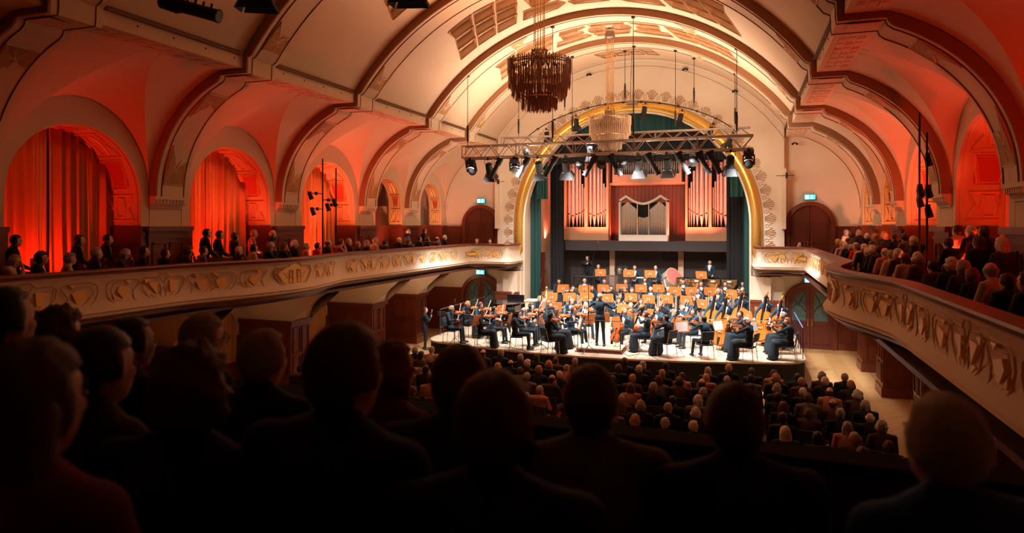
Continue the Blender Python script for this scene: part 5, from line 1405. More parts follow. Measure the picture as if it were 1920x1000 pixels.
def person(pose, loc, rz, hair, hm, top, bottom, label, group=None, shirt=None, skirt=False, scale=1.0, skin=None, glasses=False, full=True):
    D = PM[pose]; NP[0] += 1
    o = link('person', D['body'], None, loc, rz); o.scale = (scale,)*3; tag(o, label, 'person', group); recolor(o, skin or SKIN)
    h = link('hair', HAIR[hair], o); h.matrix_local = D['M']; recolor(h, hm)
    ey = link('eyes', EYES, o); ey.matrix_local = D['M']
    j = link('jacket' if shirt or not skirt else 'blouse', D['jacket'], o); recolor(j, top)
    if shirt: s = link('shirt_front', D['shirt'], o); recolor(s, shirt)
    if full:
        l = link('skirt' if skirt else 'trousers', D['skirt' if skirt else 'legs'], o); recolor(l, bottom)
        s = link('shoes', D['shoes'], o); recolor(s, EBONY)
    if glasses:
        g = MB()
        for s2 in (-1, 1): g.tube([(s2*.034+.022*cos(a), .092, .005+.018*sin(a)) for a in lin(0, 2*pi, 13)[:-1]], .0025, 4, closed=True).tube([(s2*.056, .096, .01), (s2*.080, .0, .008)], .0025, 4)
        g.tube([(-.012, .1, .008), (.012, .1, .008)], .0025, 4); gl = g.obj('glasses', EBONY, o); gl.matrix_local = D['M']
    return o
# ================================================================== orchestra
CON = Vector((.1, 23.2, 0))
def facing(p, q=CON): return atan2(-(q.x-p.x), q.y-p.y)
def PMx(o): return Matrix.Translation(o.location)@Matrix.Rotation(o.rotation_euler.z, 4, 'Z')@Matrix.Scale(o.scale.x, 4)
def axes(org, z, front):
    """matrix whose +Z runs along z and whose -Y looks to front"""
    z = Vector(z).normalized(); y = -Vector(front); y = (y-z*y.dot(z)).normalized(); x = y.cross(z)
    M = Matrix((x, y, z)).transposed().to_4x4(); M.translation = Vector(org); return M
NAMEI = dict(violin='violin', viola='viola', cello='cello', double_bass='double bass', flute='silver flute', clarinet='black clarinet', oboe='black oboe', bassoon='bassoon', trumpet='brass trumpet', trombone='brass trombone', horn='brass horn', tuba='brass tuba')
def give(o, kind, who):
    M = PMx(o); g = 'instruments of the orchestra'
    if kind in ('violin', 'viola'):
        place(kind, M@axes((-.075, .10, 1.10), (-.28, .9, -.02), (.35, 0, 1)), f'{NAMEI[kind]} held by the {who}', g)
        d = Vector((-.66, -.05, .72)).normalized(); b = Vector((-.14, .27, 1.145)); place('bow', M@axes(b-d*.36, d, (0, 1, 0)), f'bow of the {who}', 'bows of the string players')
    elif kind == 'cello':
        place(kind, M@axes((.02, .47, .20), (-.13, -.33, 1), (0, 1, .2)), f'orange-brown cello of the {who}', g)
        place('bow', M@axes((.34, .44, .66), (-1, .12, .22), (0, 0, 1)), f'bow of the {who}', 'bows of the string players')
    elif kind == 'double_bass':
        place(kind, M@axes((.0, .46, .13), (-.10, -.17, 1), (.15, 1, 0)), f'amber double bass of the {who}', g)
        place('bow', M@axes((.28, .62, .86), (-1, -.1, .12), (0, 0, 1)), f'bow of the {who}', 'bows of the string players')
    elif kind in ('clarinet', 'oboe'): place(kind, M@axes((0, .12, 1.19), (0, .5, -.86), (0, 1, 0)), f'{NAMEI[kind]} played by the {who}', g)
    elif kind in ('trumpet', 'trombone'): place(kind, M@axes((0, .12, 1.19), (0, .95, -.22), (0, 0, -1)), f'{NAMEI[kind]} of the {who}', g)
    elif kind == 'flute': place(kind, M@axes((-.02, .12, 1.185), (.96, .25, -.10), (0, 1, 0)), f'{NAMEI[kind]} of the {who}', g)
    elif kind == 'bassoon': place(kind, M@axes((.10, .24, .86), (-.30, .05, .95), (0, 1, 0)), f'{NAMEI[kind]} of the {who}', g)
    elif kind == 'horn': place(kind, M@axes((.04, .30, .90), (0, 0, 1), (0, 1, 0)), f'{NAMEI[kind]} of the {who}', g)
    elif kind == 'tuba': place(kind, M@axes((-.05, .30, .58), (-.15, .1, 1), (0, 1, 0)), f'{NAMEI[kind]} of the {who}', g)
LV = {0: .85, 1: 1.10, 2: 1.30, 3: 1.80}
def musician(u, v, lv, pose, inst, hair, hm, who, skirt=False, shirt=None, dress=None, rz=None, s=1.0, chair=True, label=None):
    zf = LV[lv]; hz = POSES[pose]['head'][2]*s
    p = on_z(u, v, zf+hz); p.z = zf; r = facing(p) if rz is None else rz
    p -= Matrix.Rotation(r, 3, 'Z')@Vector((0, POSES[pose]['head'][1], 0))
    top = F_BLK if skirt else F_NAVY
    o = person(pose, p, r, hair, hm, dress or top, dress or F_BLK, label or f'{who}', 'orchestra musicians', shirt, skirt, s)
    if inst: give(o, inst, who)
    if chair:
        c = dup(PCHAIR, p, r+(random.uniform(-.08, .08)), label=f'dark chrome chair of the {who}', group='chairs of the orchestra')
    return o
W = F_WHT
MUS = [
 # first violins, outer side
 (847, 580, 0, 'violin', 'violin', 'bob', H_GRY, 'grey-haired violinist outermost beside the stage rail', 0, 0),
 (877, 571, 0, 'violin', 'violin', 'bob', H_BLD, 'blond violinist in long skirt near the outer stage rail', 1, 0),
 (901, 573, 0, 'violin', 'violin', 'crop', H_BRN, 'short-haired violinist behind the long-haired brunette', 0, W),
 (905, 587, 0, 'violin', 'violin', 'long', H_RED, 'long-haired brunette violinist before the blond violinist', 1, 0),
 (927, 581, 0, 'violin', 'violin', 'short', H_BLK, 'dark-haired violinist in trousers beside the grand piano', 0, 0),
 (970, 590, 0, 'violin', 'violin', 'bob', H_BLK, 'violinist with dark bob on stage edge before the piano', 0, 0),
 (983, 583, 0, 'violin', 'violin', 'bald', H_GRY, 'balding violinist beside the violinist with the dark bob', 0, W),
 (996, 575, 0, 'violin', 'violin', 'curly', H_BLK, 'curly dark-haired violinist in front of the celesta', 1, 0),
 (1033, 594, 0, 'violin', 'violin', 'bun', H_BLK, 'violinist with pinned black hair at the front edge', 1, 0),
 (1044, 586, 0, 'violin', 'violin', 'long', H_BRN, 'brown-haired violinist beside the pinned black hair', 1, 0),
 (1075, 582, 0, 'violin', 'violin', 'short', H_BRN, 'violinist in tails and white shirt near the podium', 0, W),
 (1071, 566, 0, 'violin', 'violin', 'bald', H_BRN, 'broad balding violinist behind the violinist in tails', 0, W),
 (1032, 572, 0, 'wind', None, 'long', H_BRN, 'dark-haired woman behind an orange stand next to the harp', 1, 0),
 (1098, 573, 0, 'violin', 'violin', 'short', H_GRY, 'violinist half hidden by the conductor', 0, W),
 # violas, cellos in the middle
 (1159, 564, 0, 'violin', 'viola', 'bun', H_BLK, 'violist behind the stand just past the conductor', 1, 0),
 (1182, 574, 0, 'violin', 'viola', 'short', H_BLD, 'fair-haired young violist facing the podium', 0, W),
 (1201, 566, 0, 'violin', 'viola', 'long', H_BRN, 'brown-haired violist behind the auburn-haired cellist', 1, 0),
 (1171, 586, 0, 'cello', 'cello', 'short', H_BLD, 'blond cellist seated next to the podium', 0, W),
 (1210, 590, 0, 'cello', 'cello', 'bun', H_RED, 'auburn-haired woman cellist in a wide black dress', 1, 0),
 (1233, 581, 0, 'cello', 'cello', 'short', H_BRN, 'young male cellist behind the auburn-haired cellist', 0, W),
 (1243, 570, 0, 'cello', 'cello', 'bob', H_RED, 'red-haired woman cellist in the second desk row', 1, 0),
 (1279, 578, 0, 'cello', 'cello', 'bald', H_GRY, 'bald cellist in tails with white shirt', 0, W),
 (1288, 568, 0, 'cello', 'cello', 'bald', H_BRN, 'dark balding cellist behind the bald cellist', 0, W),
 (1299, 586, 0, 'violin', 'viola', 'short', H_BLK, 'black-haired violist crossing his bow beside the cellos', 0, 0),
 # second violins on the far side
 (1387, 590, 0, 'violin', 'violin', 'short', H_BLK, 'dark-haired violinist behind the curly grey-haired violinist', 1, 0),
 (1467, 592, 0, 'violin', 'violin', 'bun', H_GRY, 'grey-bunned violinist beside the auburn violinist at the corner', 1, 0),
 # woodwinds
 (1074, 541, 1, 'flute', 'flute', 'long', H_BLK, 'black-haired flautist in the first riser row', 1, 0),
 (1110, 541, 1, 'wind', 'oboe', 'long', H_RED, 'red-haired oboist in the first riser row', 1, 0),
 (1146, 541, 1, 'flute', 'flute', 'bob', H_BLK, 'flautist with black bob just past the conductor', 1, 0),
 (1185, 545, 1, 'wind', 'oboe', 'long', H_RED, 'oboist with a fringe in the first riser row', 1, 0),
 (1220, 543, 1, 'wind', 'clarinet', 'bald', H_GRY, 'bald grey clarinettist in the first riser row', 0, W),
 (1253, 543, 1, 'wind', 'clarinet', 'bald', H_WHT, 'white-haired clarinettist in the first riser row', 0, W),
 (1309, 546, 1, 'wind', 'bassoon', 'short', H_BRN, 'brown-haired bassoonist with white shirt front', 0, W),
 (1346, 547, 1, 'wind', 'bassoon', 'short', H_GRY, 'grey-haired bassoonist behind the double bass necks', 0, W),
 (1048, 528, 2, 'wind', 'horn', 'bob', H_BLK, 'dark-haired woman at the wing end of the second riser', 1, 0),
 (1096, 527, 2, 'wind', 'horn', 'bald', H_GRY, 'grey-haired horn player in the second riser row', 0, W),
 (1133, 528, 2, 'wind', 'horn', 'short', H_BRN, 'horn player in front of the tubular bells', 0, W),
 (1173, 529, 2, 'wind', 'horn', 'short', H_RED, 'ruddy horn player below the cymbals', 0, W),
 (1209, 525, 2, 'wind', 'trumpet', 'crop', H_BRN, 'cropped-haired trumpeter in the second riser row', 0, W),
 (1246, 522, 2, 'wind', 'tuba', 'short', H_BRN, 'tuba player in front of the bass drum', 0, W),
 (1281, 529, 2, 'wind', 'trombone', 'short', H_BLK, 'trombonist in tails beside the bass drum', 0, W),
 (1315, 533, 2, 'wind', 'trombone', 'short', H_BRN, 'trombonist below the timpanist', 0, W),
 (1360, 533, 2, 'wind', 'trombone', 'short', H_BLK, 'trombonist below the last two timpani', 0, W),
 (1393, 533, 2, 'wind', 'horn', 'short', H_BLK, 'horn player at the bass end of the second riser', 0, W),
]
VW = {}
for u, v, lv, pose, inst, hair, hm, who, sk_, sh_ in MUS:
    VW[(u, v)] = musician(u, v, lv, pose, inst, hair, hm, who, bool(sk_), sh_ or None, s=random.uniform(.97, 1.03))
musician(1320, 600, 0, 'violin', 'viola', 'short', H_BLK, 'violist with turned back between podium and basses', False, None, rz=.55)
musician(1249, 598, 0, 'violin', 'viola', 'short', H_BLK, 'violist in long skirt, back turned, past the podium', True, None, rz=.95)
musician(1400, 604, 0, 'violin', 'violin', 'curly', H_GRY, 'curly grey-haired violinist at the stage edge', True, None, rz=1.25)
musician(1476, 603, 0, 'violin', 'violin', 'long', H_RED, 'violinist with long auburn hair at the stage corner', True, None, rz=1.35)
for (u, v, hair, hm, who, sh_, sc_) in ((1341, 560, 'short', H_GRY, 'first double bassist, closest to the bassoons', W, 1.0), (1362, 567, 'bald', H_WHT, 'white-haired double bassist, second from the bassoons', W, 1.0), (1391, 556, 'curly', H_RED, 'bushy auburn-haired double bassist in the middle', W, 1.0), (1436, 562, 'short', H_BLK, 'black-haired double bassist before the mahogany dado', W, 1.0), (1464, 570, 'short', H_BRN, 'brown-haired double bassist at the far stage corner', W, .96)):
    p = on_z(u, v, .85+1.61*sc_); dd = 26.6
    musician(u, v, 0, 'bass', 'double_bass', hair, hm, who, False, sh_, chair=False, s=sc_, rz=radians(150))
# percussion and guests
for u, hair, hm, who in ((1122, 'bald', H_BRN, 'balding percussionist beside the standing camera operator'), (1190, 'short', H_BRN, 'brown-haired percussionist seated near the cymbals'), (1229, 'bald', H_BRN, 'bald percussionist seated before the middle back panel')):
    p = on_y(u, 500, 33.5); o = person('listen', (p.x, p.y, 1.8), facing(p), hair, hm, F_NAVY, F_BLK, who, 'orchestra musicians', F_WHT); dup(PCHAIR, (p.x, p.y, 1.8), facing(p), label=f'dark chrome chair of the {who}', group='chairs of the orchestra')
p = on_y(1331, 500, 34.4); person('stand', (p.x, p.y, 1.42), facing(p), 'bald', H_WHT, F_NAVY, F_BLK, 'white-haired timpanist standing behind the kettledrums', 'orchestra musicians', F_WHT) if False else person('stand', (p.x, p.y, 1.8), facing(p), 'bald', H_WHT, F_NAVY, F_BLK, 'white-haired timpanist standing behind the kettledrums', 'orchestra musicians', F_WHT, scale=.92)
p = on_y(1101, 500, 34.3); person('camera', (p.x, p.y, 1.8), facing(p), 'short', H_BLK, F_BLK, F_BLK, 'camera operator in black standing at the tripod before the back panels', None, scale=1.0)
def video_camera(x, y, z, rz, label, h=1.45):
    t = thing('video_camera', label, 'camera', (x, y, z), rz); MB().box(-.06, -.16, h, .06, .16, h+.16).obj('camera_body', BLK, t); MB().tube([(0, .16, h+.08), (0, .3, h+.08)], .05, 10).obj('camera_lens', BLK, t); MB().tube([(0, 0, h), (0, 0, h-.5)], .025, 6).obj('column', BLK, t)
    for k in range(3): a = k*2*pi/3+.5; MB().tube([(0, 0, h-.35), (.38*cos(a), .38*sin(a), .015)], .016, 5).obj('leg', BLK, t)
video_camera(p.x-.1, p.y-.55, 1.8, facing(p), 'black video camera on a tripod among the percussion', 1.35)
p = on_z(797, 585, 1.55); person('camera', (p.x, p.y, 0), radians(-60), 'short', H_BRN, F_BLK, F_BLK, 'camera operator in black standing below the gallery beside the stage ramp', None)
video_camera(p.x+.62, p.y+.25, 0, radians(-60), 'large black video camera on a tripod below the gallery beside the stage', 1.4)
# conductor
p = CON.copy(); pc_ = Vector((.12, 23.0, 1.0))
rp = MB().box(-.80, -.55, 0, .80, .55, .045).box(-.75, -.5, .045, .75, .5, .11)
t = thing('conductor_podium', 'low wooden conductor podium with thin rail at the front edge of the stage', 'podium', (.12, 23.0, .85))
rp.obj('step', MAHO, t); MB().box(-.76, -.52, .11, .76, .52, .15).obj('platform', STAGEF, t)
rl = MB().tube([(-.72, .46-.9, .15), (-.72, -.44, 1.1), (.72, -.44, 1.1), (.72, -.44, .15)], .014, 6).tube([(-.72, -.44, .62), (.72, -.44, .62)], .008, 4) if False else MB().tube([(-.72, -.44, .15), (-.72, -.44, 1.08), (.72, -.44, 1.08), (.72, -.44, .15)], .015, 6)
rl.obj('rail', BLK, t)
person('conduct', (.06, 23.05, 1.0), radians(0), 'short', H_GRY, F_NAVY, F_BLK, 'conductor in dark tailcoat seen from behind on the podium, arms raised', None, scale=1.03)
place('bow', Matrix.Translation((.56, 23.42, 2.36))@Matrix.Rotation(radians(-40), 4, 'Y')@Matrix.Rotation(radians(-40), 4, 'X')@Matrix.Scale(.55, 4), 'thin baton in the hand of the conductor', 'batons')
SN = [0]
def stand(u, v, lv, rz=None, y=None, note='', pages=False):
    zf = LV[lv]
    p = on_z(u, v, zf+1.0) if y is None else on_y(u, v, y); p.z = zf; SN[0] += 1
    r = facing(p) if rz is None else rz
    o = dup(PSTAND, p, r, label=f'orange plywood music stand {note}', group='music stands of the orchestra')
    if pages:
        M = Matrix.Translation(p)@Matrix.Rotation(r, 4, 'Z')@Matrix.Translation((0, 0, 1.0))@Matrix.Rotation(radians(-14), 4, 'X')
        s = MB().box(-.21, -.012, -.165, -.005, -.004, .13).box(.005, -.012, -.165, .21, -.004, .13).box(-.006, -.01, -.17, .006, -.005, .13).obj('sheet_music', PAPER); s.matrix_world = M
        tag(s, f'open white sheet music on the stand {note}', 'sheet music', 'open scores on the music stands')
for k, (u, v) in enumerate(((1056, 541), (1096, 542), (1131, 541), (1166, 540), (1202, 541), (1235, 541), (1266, 546), (1296, 546), (1331, 547), (1372, 551))):
    stand(u, v, 2, note=f'on the second riser, {ORD[k]} from the harp end')
for k, (u, v) in enumerate(((1034, 557), (1068, 557), (1099, 557), (1138, 559), (1183, 558), (1216, 561), (1251, 561), (1287, 563), (1317, 570))):
    stand(u, v, 1 if k else 1, y=(28.9 if k > 3 else 28.7) if False else None, note=f'on the first riser, {ORD[k]} from the harp end')
for u, nt in ((1126, 'before the balding percussionist'), (1179, 'before the percussionist by the cymbals'), (1219, 'before the bald percussionist'), (1315, 'before the timpanist')):
    p = on_y(u, 500, 32.75); stand(u, 500, 3, y=32.85, note='on the highest riser '+nt)
for u, v, rz, nt, pg in ((1042, 575, None, 'in front of the woman next to the harp', False), (1094, 580, None, 'beside the conductor on the violin side', False), (939, 581, None, 'behind the dark-haired violinist by the piano', False), (893, 601, -1.7, 'shared by the outermost violinists', True), (955, 599, -1.5, 'standing between piano and front violins', True), (1107, 598, None, 'in front of the podium on the violin side', False),
                         (1088, 606, -1.2, 'leaning toward the violinist in tails', True), (1012, 600, -1.5, 'before the curly dark-haired violinist', True), (1169, 579, None, 'in front of the violist past the conductor', False), (1185, 596, None, 'before the fair-haired young violist', False), (1156, 604, None, 'before the blond cellist by the podium', False),
                         (1225, 589, None, 'behind the auburn-haired cellist', False), (1203, 603, -.3, 'beside the auburn-haired cellist', True), (1278, 612, .6, 'with open pages before the bald cellist', True), (1346, 610, .9, 'with open pages before the nearest bass', True), (1403, 592, None, 'between the third and fourth double bass', False), (1412, 612, 1.0, 'with open pages before the curly grey-haired violinist', True), (1425, 585, None, 'behind the fourth double bass', False)):
    stand(u, v, 0, rz=rz, note=nt, pages=pg)
p = on_y(1126, 600, 23.95); stand(1130, 600, 0, y=24.0, rz=pi, note='of the conductor, in front of the podium')
mic_stand(0-.18+.0, 22.35, .85, 3.1, None, 'tall thin black microphone stand just behind the conductor')
q = on_z(1010, 655, .85); mic_stand(q.x, q.y, .85, 1.7, (.05, .1, 2.3), 'black microphone stand in front of the curly dark-haired violinist')
q = on_z(1187, 657, .85); mic_stand(q.x, q.y, .85, 1.4, None, 'short black microphone stand before the auburn-haired cellist')
q = on_z(853, 648, .85); mic_stand(q.x, q.y, .85, 1.5, None, 'thin microphone stand on the stage edge by the outermost violinist')
q = on_y(1112, 520, 33.2); mic_stand(q.x-.1, 33.2, 1.8, 1.5, (.35, 0, 2.4), 'slanting microphone boom behind the balding percussionist')
q = on_y(1238, 520, 34.0); mic_stand(q.x, 34.0, 1.8, 2.35, None, 'tall upright microphone pole behind the bass drum')
q = on_y(1390, 500, 34.3); mic_stand(q.x, 34.3, 1.3, 2.6, None, 'microphone stand in the dark wing beyond the timpani')
q = on_y(1083, 520, 32.9); mic_stand(q.x, 32.9, 1.8, 1.1, (.2, 0, 1.0), 'small microphone stand beside the tubular bells') if False else None
# piano, celesta, harp, percussion
q = on_z(972, 573, 1.85); t = thing('grand_piano', 'black grand piano with flat closed lid behind the first violins', 'piano', (-4.85, 27.6, .85), radians(174))
po_ = [(-.72, -.9), (.72, -.9), (.74, .2), (.55, .75), (.2, 1.15), (-.25, 1.35), (-.6, 1.25), (-.74, .9)]
MB().prism(po_, T0, .62, .93).obj('case', PIANO, t); MB().prism([(a*1.02, b*1.02) for a, b in po_], T0, 1.0, 1.03).obj('lid', PIANO, t)
MB().box(-.68, -1.05, .68, .68, -.9, .74).obj('keyboard', PAPER, t); MB().box(-.4, -.85, 1.03, .4, -.80, 1.22).obj('music_rest', PIANO, t)
for a, b in ((-.55, -.7), (.55, -.7), (-.2, 1.0)): MB().tube([(a, b, .62), (a, b, .06)], [.06, .04], 8).ell((a, b, .04), .04, 8, 6).obj('leg', PIANO, t)
person('listen', (-5.15, 29.15, .85), radians(172), 'bald', H_WHT, F_BLK, F_BLK, 'white-haired pianist seated behind the grand piano', 'orchestra musicians', F_WHT)
dup(PCHAIR, (-5.15, 29.15, .85), radians(172), label='black and chrome chair under the white-haired pianist', group='chairs of the orchestra')
q = on_z(1000, 566, 1.95); t = thing('celesta', 'pale wooden celesta with flat top standing between piano and harp', 'celesta', (-3.55, 27.8, .85), .05)
MB().box(-.5, -.3, .1, .5, .3, 1.05).obj('case', PINE, t); MB().box(-.54, -.34, 1.05, .54, .34, 1.1).obj('lid', PINE, t); MB().box(-.45, .3, .66, .45, .5, .74).obj('keyboard', PAPER, t)
for a in (-.44, .44): MB().box(a-.04, -.25, 0, a+.04, .4, .1).obj('foot', PINE, t)
q = on_z(1020, 618, .85); t = thing('harp', 'gilded concert harp at the edge of the violins below the teal curtain', 'harp', (q.x+.15, 26.35, .85), radians(-60))
MB().tube([(.42, 0, .08), (.44, 0, 1.75)], [.04, .035], 10).lathe([(.06, 0), (.05, .1), (.04, .15)], (.42, 0, .05), 10).lathe([(.035, 0), (.06, .06), (.045, .14)], (.44, 0, 1.7), 10).obj('column', BRASS, t, True)
MB().tube([(-.28, 0, .12), (.0, 0, .7), (-.20, 0, 1.25)] if False else [(.35, 0, .06), (-.38, 0, 1.18)], [.16, .05], 10).obj('soundbox', CELW, t, True)
MB().tube([(-.38, 0, 1.2), (-.30, 0, 1.42), (-.1, 0, 1.45), (.1, 0, 1.42), (.28, 0, 1.62), (.44, 0, 1.78)], [.04, .045, .04, .04, .045, .04], 8).obj('neck', BRASS, t, True)
st_ = MB()
for k in range(20):
    f = k/19; a = Vector((.32-.68*f, 0, .12+1.06*f)); b = Vector((.40-.74*f, 0, 1.72-.30*min(1, f*2)+.0)); st_.tube([a, b], .003, 3)
st_.obj('strings', PAPER, t); MB().box(-.1, -.2, 0, .5, .2, .06).obj('base', BRASS, t)
qq = on_z(1017, 565, 2.09); o = person('wind', (q.x-.2, 26.95, .85), radians(-150), 'bob', H_BLD, F_BLK, F_BLK, 'blond harpist seated behind the gilded harp', 'orchestra musicians', None, True)
dup(PCHAIR, (q.x-.2, 26.95, .85), radians(-150), label='black and chrome chair under the blond harpist', group='chairs of the orchestra')
def timpano(u, r, label):
    p = on_y(u, 530, 33.25); t = thing('kettledrum', label, 'drum', (p.x, p.y, 1.8), group='kettledrums on the highest riser')
    MB().lathe([(.08, .30), (r*.6, .38), (r*.95, .56), (r, .78)], n=24).obj('bowl', BRASS, t, True); MB().lathe([(r*1.03, .76), (r*1.03, .80), (r*.98, .81)], n=24).obj('rim', SILVER, t); MB().lathe([(r*.97, .805), (r*.97, .81)], n=24).obj('drumhead', PAPER, t)
    for k in range(4): a = k*pi/2+.4; MB().tube([(r*cos(a), r*sin(a), .78), (r*.9*cos(a), r*.9*sin(a), .015)], .014, 5).obj('leg', CHROME, t)
for u, r, l in ((1282, .36, 'kettledrum beside the bass drum'), (1307, .32, 'kettledrum below the stand of the timpanist'), (1338, .34, 'kettledrum in front of the standing timpanist'), (1369, .38, 'widest kettledrum at the end by the black wing')): timpano(u, r, l)
p = on_y(1258, 523, 33.9); t = thing('bass_drum', 'tilted bass drum with rose drumhead and silver tension rods', 'drum', (p.x, p.y, 1.8), radians(48)); M = Matrix.Translation((0, 0, .72))@Matrix.Rotation(radians(62), 4, 'X')
MB().lathe([(.45, -.20), (.45, .20)], n=28, M=M).obj('shell', mat('drum_shell', (.55, .45, .40), .5), t, 40); MB().lathe([(.46, .2), (.46, .25), (.43, .25)], n=28, M=M).lathe([(.43, -.25), (.46, -.25), (.46, -.2)], n=28, M=M).obj('hoop', PINE, t, 40); MB().lathe([(.43, -.262), (.43, .262)], n=28, M=M).obj('drumhead', mat('rose_drumhead', (.70, .22, .18), .7), t)
for k in range(8): a = k*pi/4; MB().tube([M@Vector((.48*cos(a), .48*sin(a), -.27)), M@Vector((.48*cos(a), .48*sin(a), .27))], .014, 5).obj('tension_rod', SILVER, t)
for s2 in (-1, 1): MB().tube([(s2*.46, 0, .72), (s2*.46, -.3, .012)], .016, 5).tube([(s2*.46, 0, .72), (s2*.46, .3, .012)], .016, 5).obj('stand_frame', CHROME, t)
for k, (u, l) in enumerate(((1161, 'polished cymbal on a stand beside the pale wall post'), (1172, 'second polished cymbal half behind the first'))):
    p = on_y(u, 515, 33.6+.25*k); t = thing('cymbal', l, 'cymbal', (p.x, p.y, 1.8), group='cymbals on stands'); M = Matrix.Translation((0, 0, 1.12))@Matrix.Rotation(radians(70), 4, 'X'); MB().lathe([(.24, .0), (.08, .02), (.06, .05), (.01, .06)], n=24, M=M).obj('disc', SILVER, t, True); MB().tube([(0, .03, 1.12), (0, .03, .2)], .012, 5).obj('pole', CHROME, t)
    for j in range(3): a = j*2*pi/3; MB().tube([(0, .03, .24), (.22*cos(a), .03+.22*sin(a), .01)], .01, 4).obj('leg', CHROME, t)
p = on_y(1147, 530, 32.95); t = thing('tubular_bells', 'rack of silver tubular chimes on the highest riser beside the horn players', 'chimes', (p.x, p.y, 1.8))
for k in range(12): MB().tube([(-.24+k*.044, 0, .82-.0), (-.24+k*.044, 0, .16+.01*k)], .016, 6).obj('chime_tube', SILVER, t)
MB().box(-.3, -.03, .82, .3, .03, .88).box(-.3, -.2, 0, -.26, .2, .04).box(.26, -.2, 0, .3, .2, .04).tube([(-.28, 0, .85), (-.28, 0, .02)], .014, 5).tube([(.28, 0, .85), (.28, 0, .02)], .014, 5).obj('rack', CHROME, t)
p = on_y(1098, 530, 32.95); t = thing('xylophone', 'xylophone on a dark frame before the camera operator', 'xylophone', (p.x, p.y, 1.8))
MB().box(-.62, -.2, .74, .62, .2, .79).tube([(-.58, 0, .76), (-.58, 0, .02)], .02, 6).tube([(.58, 0, .76), (.58, 0, .02)], .02, 6).obj('frame', BLK, t); kb = MB()
for k in range(26): kb.box(-.6+k*.046, -.17+.002*k, .79, -.564+k*.046, .17-.002*k, .81)
kb.obj('bars', SILVER, t)
p = on_y(1204, 515, 33.0); t = thing('percussion_table', 'small table under a white cloth between two percussionists', 'table', (p.x, p.y, 1.8)); MB().box(-.25, -.2, .78, .25, .2, .81).obj('tabletop', PAPER, t); MB().tube([(0, 0, .78), (0, 0, .04)], .02, 6).box(-.18, -.18, 0, .18, .18, .04).obj('pedestal', CHROME, t)
# stage rails
mat('grey_rail', (.10, .10, .10), .4, .5)
def stage_rail(x, y0, y1, zb, label, steps=False):
    t = thing('stage_rail', label, 'railing', (x, (y0+y1)/2, zb), group='tubular rails beside the stage'); L = (y1-y0)/2
    MB().tube([(0, -L, 1.0), (0, L, 1.0)], .019, 6).obj('handrail', MT['grey_rail'] if x < 0 else mat('blue_rail', (.12, .22, .45), .4), t)
    lw = MB()
    for z in (.3, .65): lw.tube([(0, -L, z), (0, L, z)], .009, 5)
    lw.obj('lower_rails', MT['grey_rail'] if x < 0 else BLK, t)
    for k in range(5): y = -L+2*L*k/4; MB().tube([(0, y, 0), (0, y, 1.0)], .013, 5).obj('post', MT['grey_rail'] if x < 0 else BLK, t)
stage_rail(-6.45, 24.2, 29.0, .85, 'grey tubular rail along the outer stage edge behind the first violins')
stage_rail(6.5, 23.6, 27.6, .85, 'black rail with blue handrail along the stage edge beside the lower door')
for o_ in (PCHAIR, PSTAND): pass
# loose cables on the boards
for k, (pts, l) in enumerate(((((1165, 660), (1178, 668), (1200, 664), (1222, 668), (1232, 676), (1228, 684)), 'thin black cable curling down over the stage edge past the podium'), (((925, 650), (960, 652), (985, 660), (1000, 658), (1010, 655)), 'thin black cable trailing to the microphone stand on the violin side'))):
    P = [on_z(u, v, .858) for u, v in pts]; P = [Vector((a.x, max(a.y, 22.0-.15*0), .858)) for a in P]
    tag(MB().tube([tuple(a) for a in P], .008, 4).obj('floor_cable', BLK), l, 'cable', 'cables on the stage boards')
# ================================================================== gallery lighting stands
def light_stand(x, y, h, label, arms):
    t = thing('lighting_pole', label, 'lighting pole', (x, y, 3.2), group='lighting poles in the galleries')
    MB().tube([(0, 0, .04), (0, 0, h)], .022, 6).obj('pole', BLK, t); MB().lathe([(.28, 0), (.28, .03), (.05, .05)], n=14).obj('base', BLK, t)
    for z, dx in arms:
        MB().tube([(0, 0, z), (dx*.2, dx, z)], .016, 5).cbox((dx*.1, dx*.5, z), (.07, .07, .1)).obj('arm', BLK, t)
        MB().tube([(dx*.2, dx, z-.02), (dx*.2+.05, dx+.05, z-.2)], [.06, .075], 8).cbox((dx*.2, dx, z), (.08, .1, .1)).obj('spotlight_head', BLK, t)
Y1 = px_Y(605, -8.3); light_stand(-8.3, Y1, 4.1, 'taller black lighting pole standing before the third west curtain', ((2.95, -.55), (2.75, .5), (2.45, -.45)))
Y2 = px_Y(630, -8.3); light_stand(-8.3, Y2, 3.85, 'shorter black lighting pole beside the painted reveal of the third west window', ((2.6, -.4),))
Y3 = px_Y(1724, 8.3); light_stand(8.3, Y3, 4.35, 'black lighting pole with crossbars in front of the painted reveal, east gallery', ((2.75, .5), (2.75, -.35), (2.55, .6)))
Y4 = px_Y(1738, 8.3); light_stand(8.3, Y4, 3.85, 'second black lighting pole, nearer the pier, east gallery', ((3.35, -.3), (2.7, -.4), (2.3, -.5)))
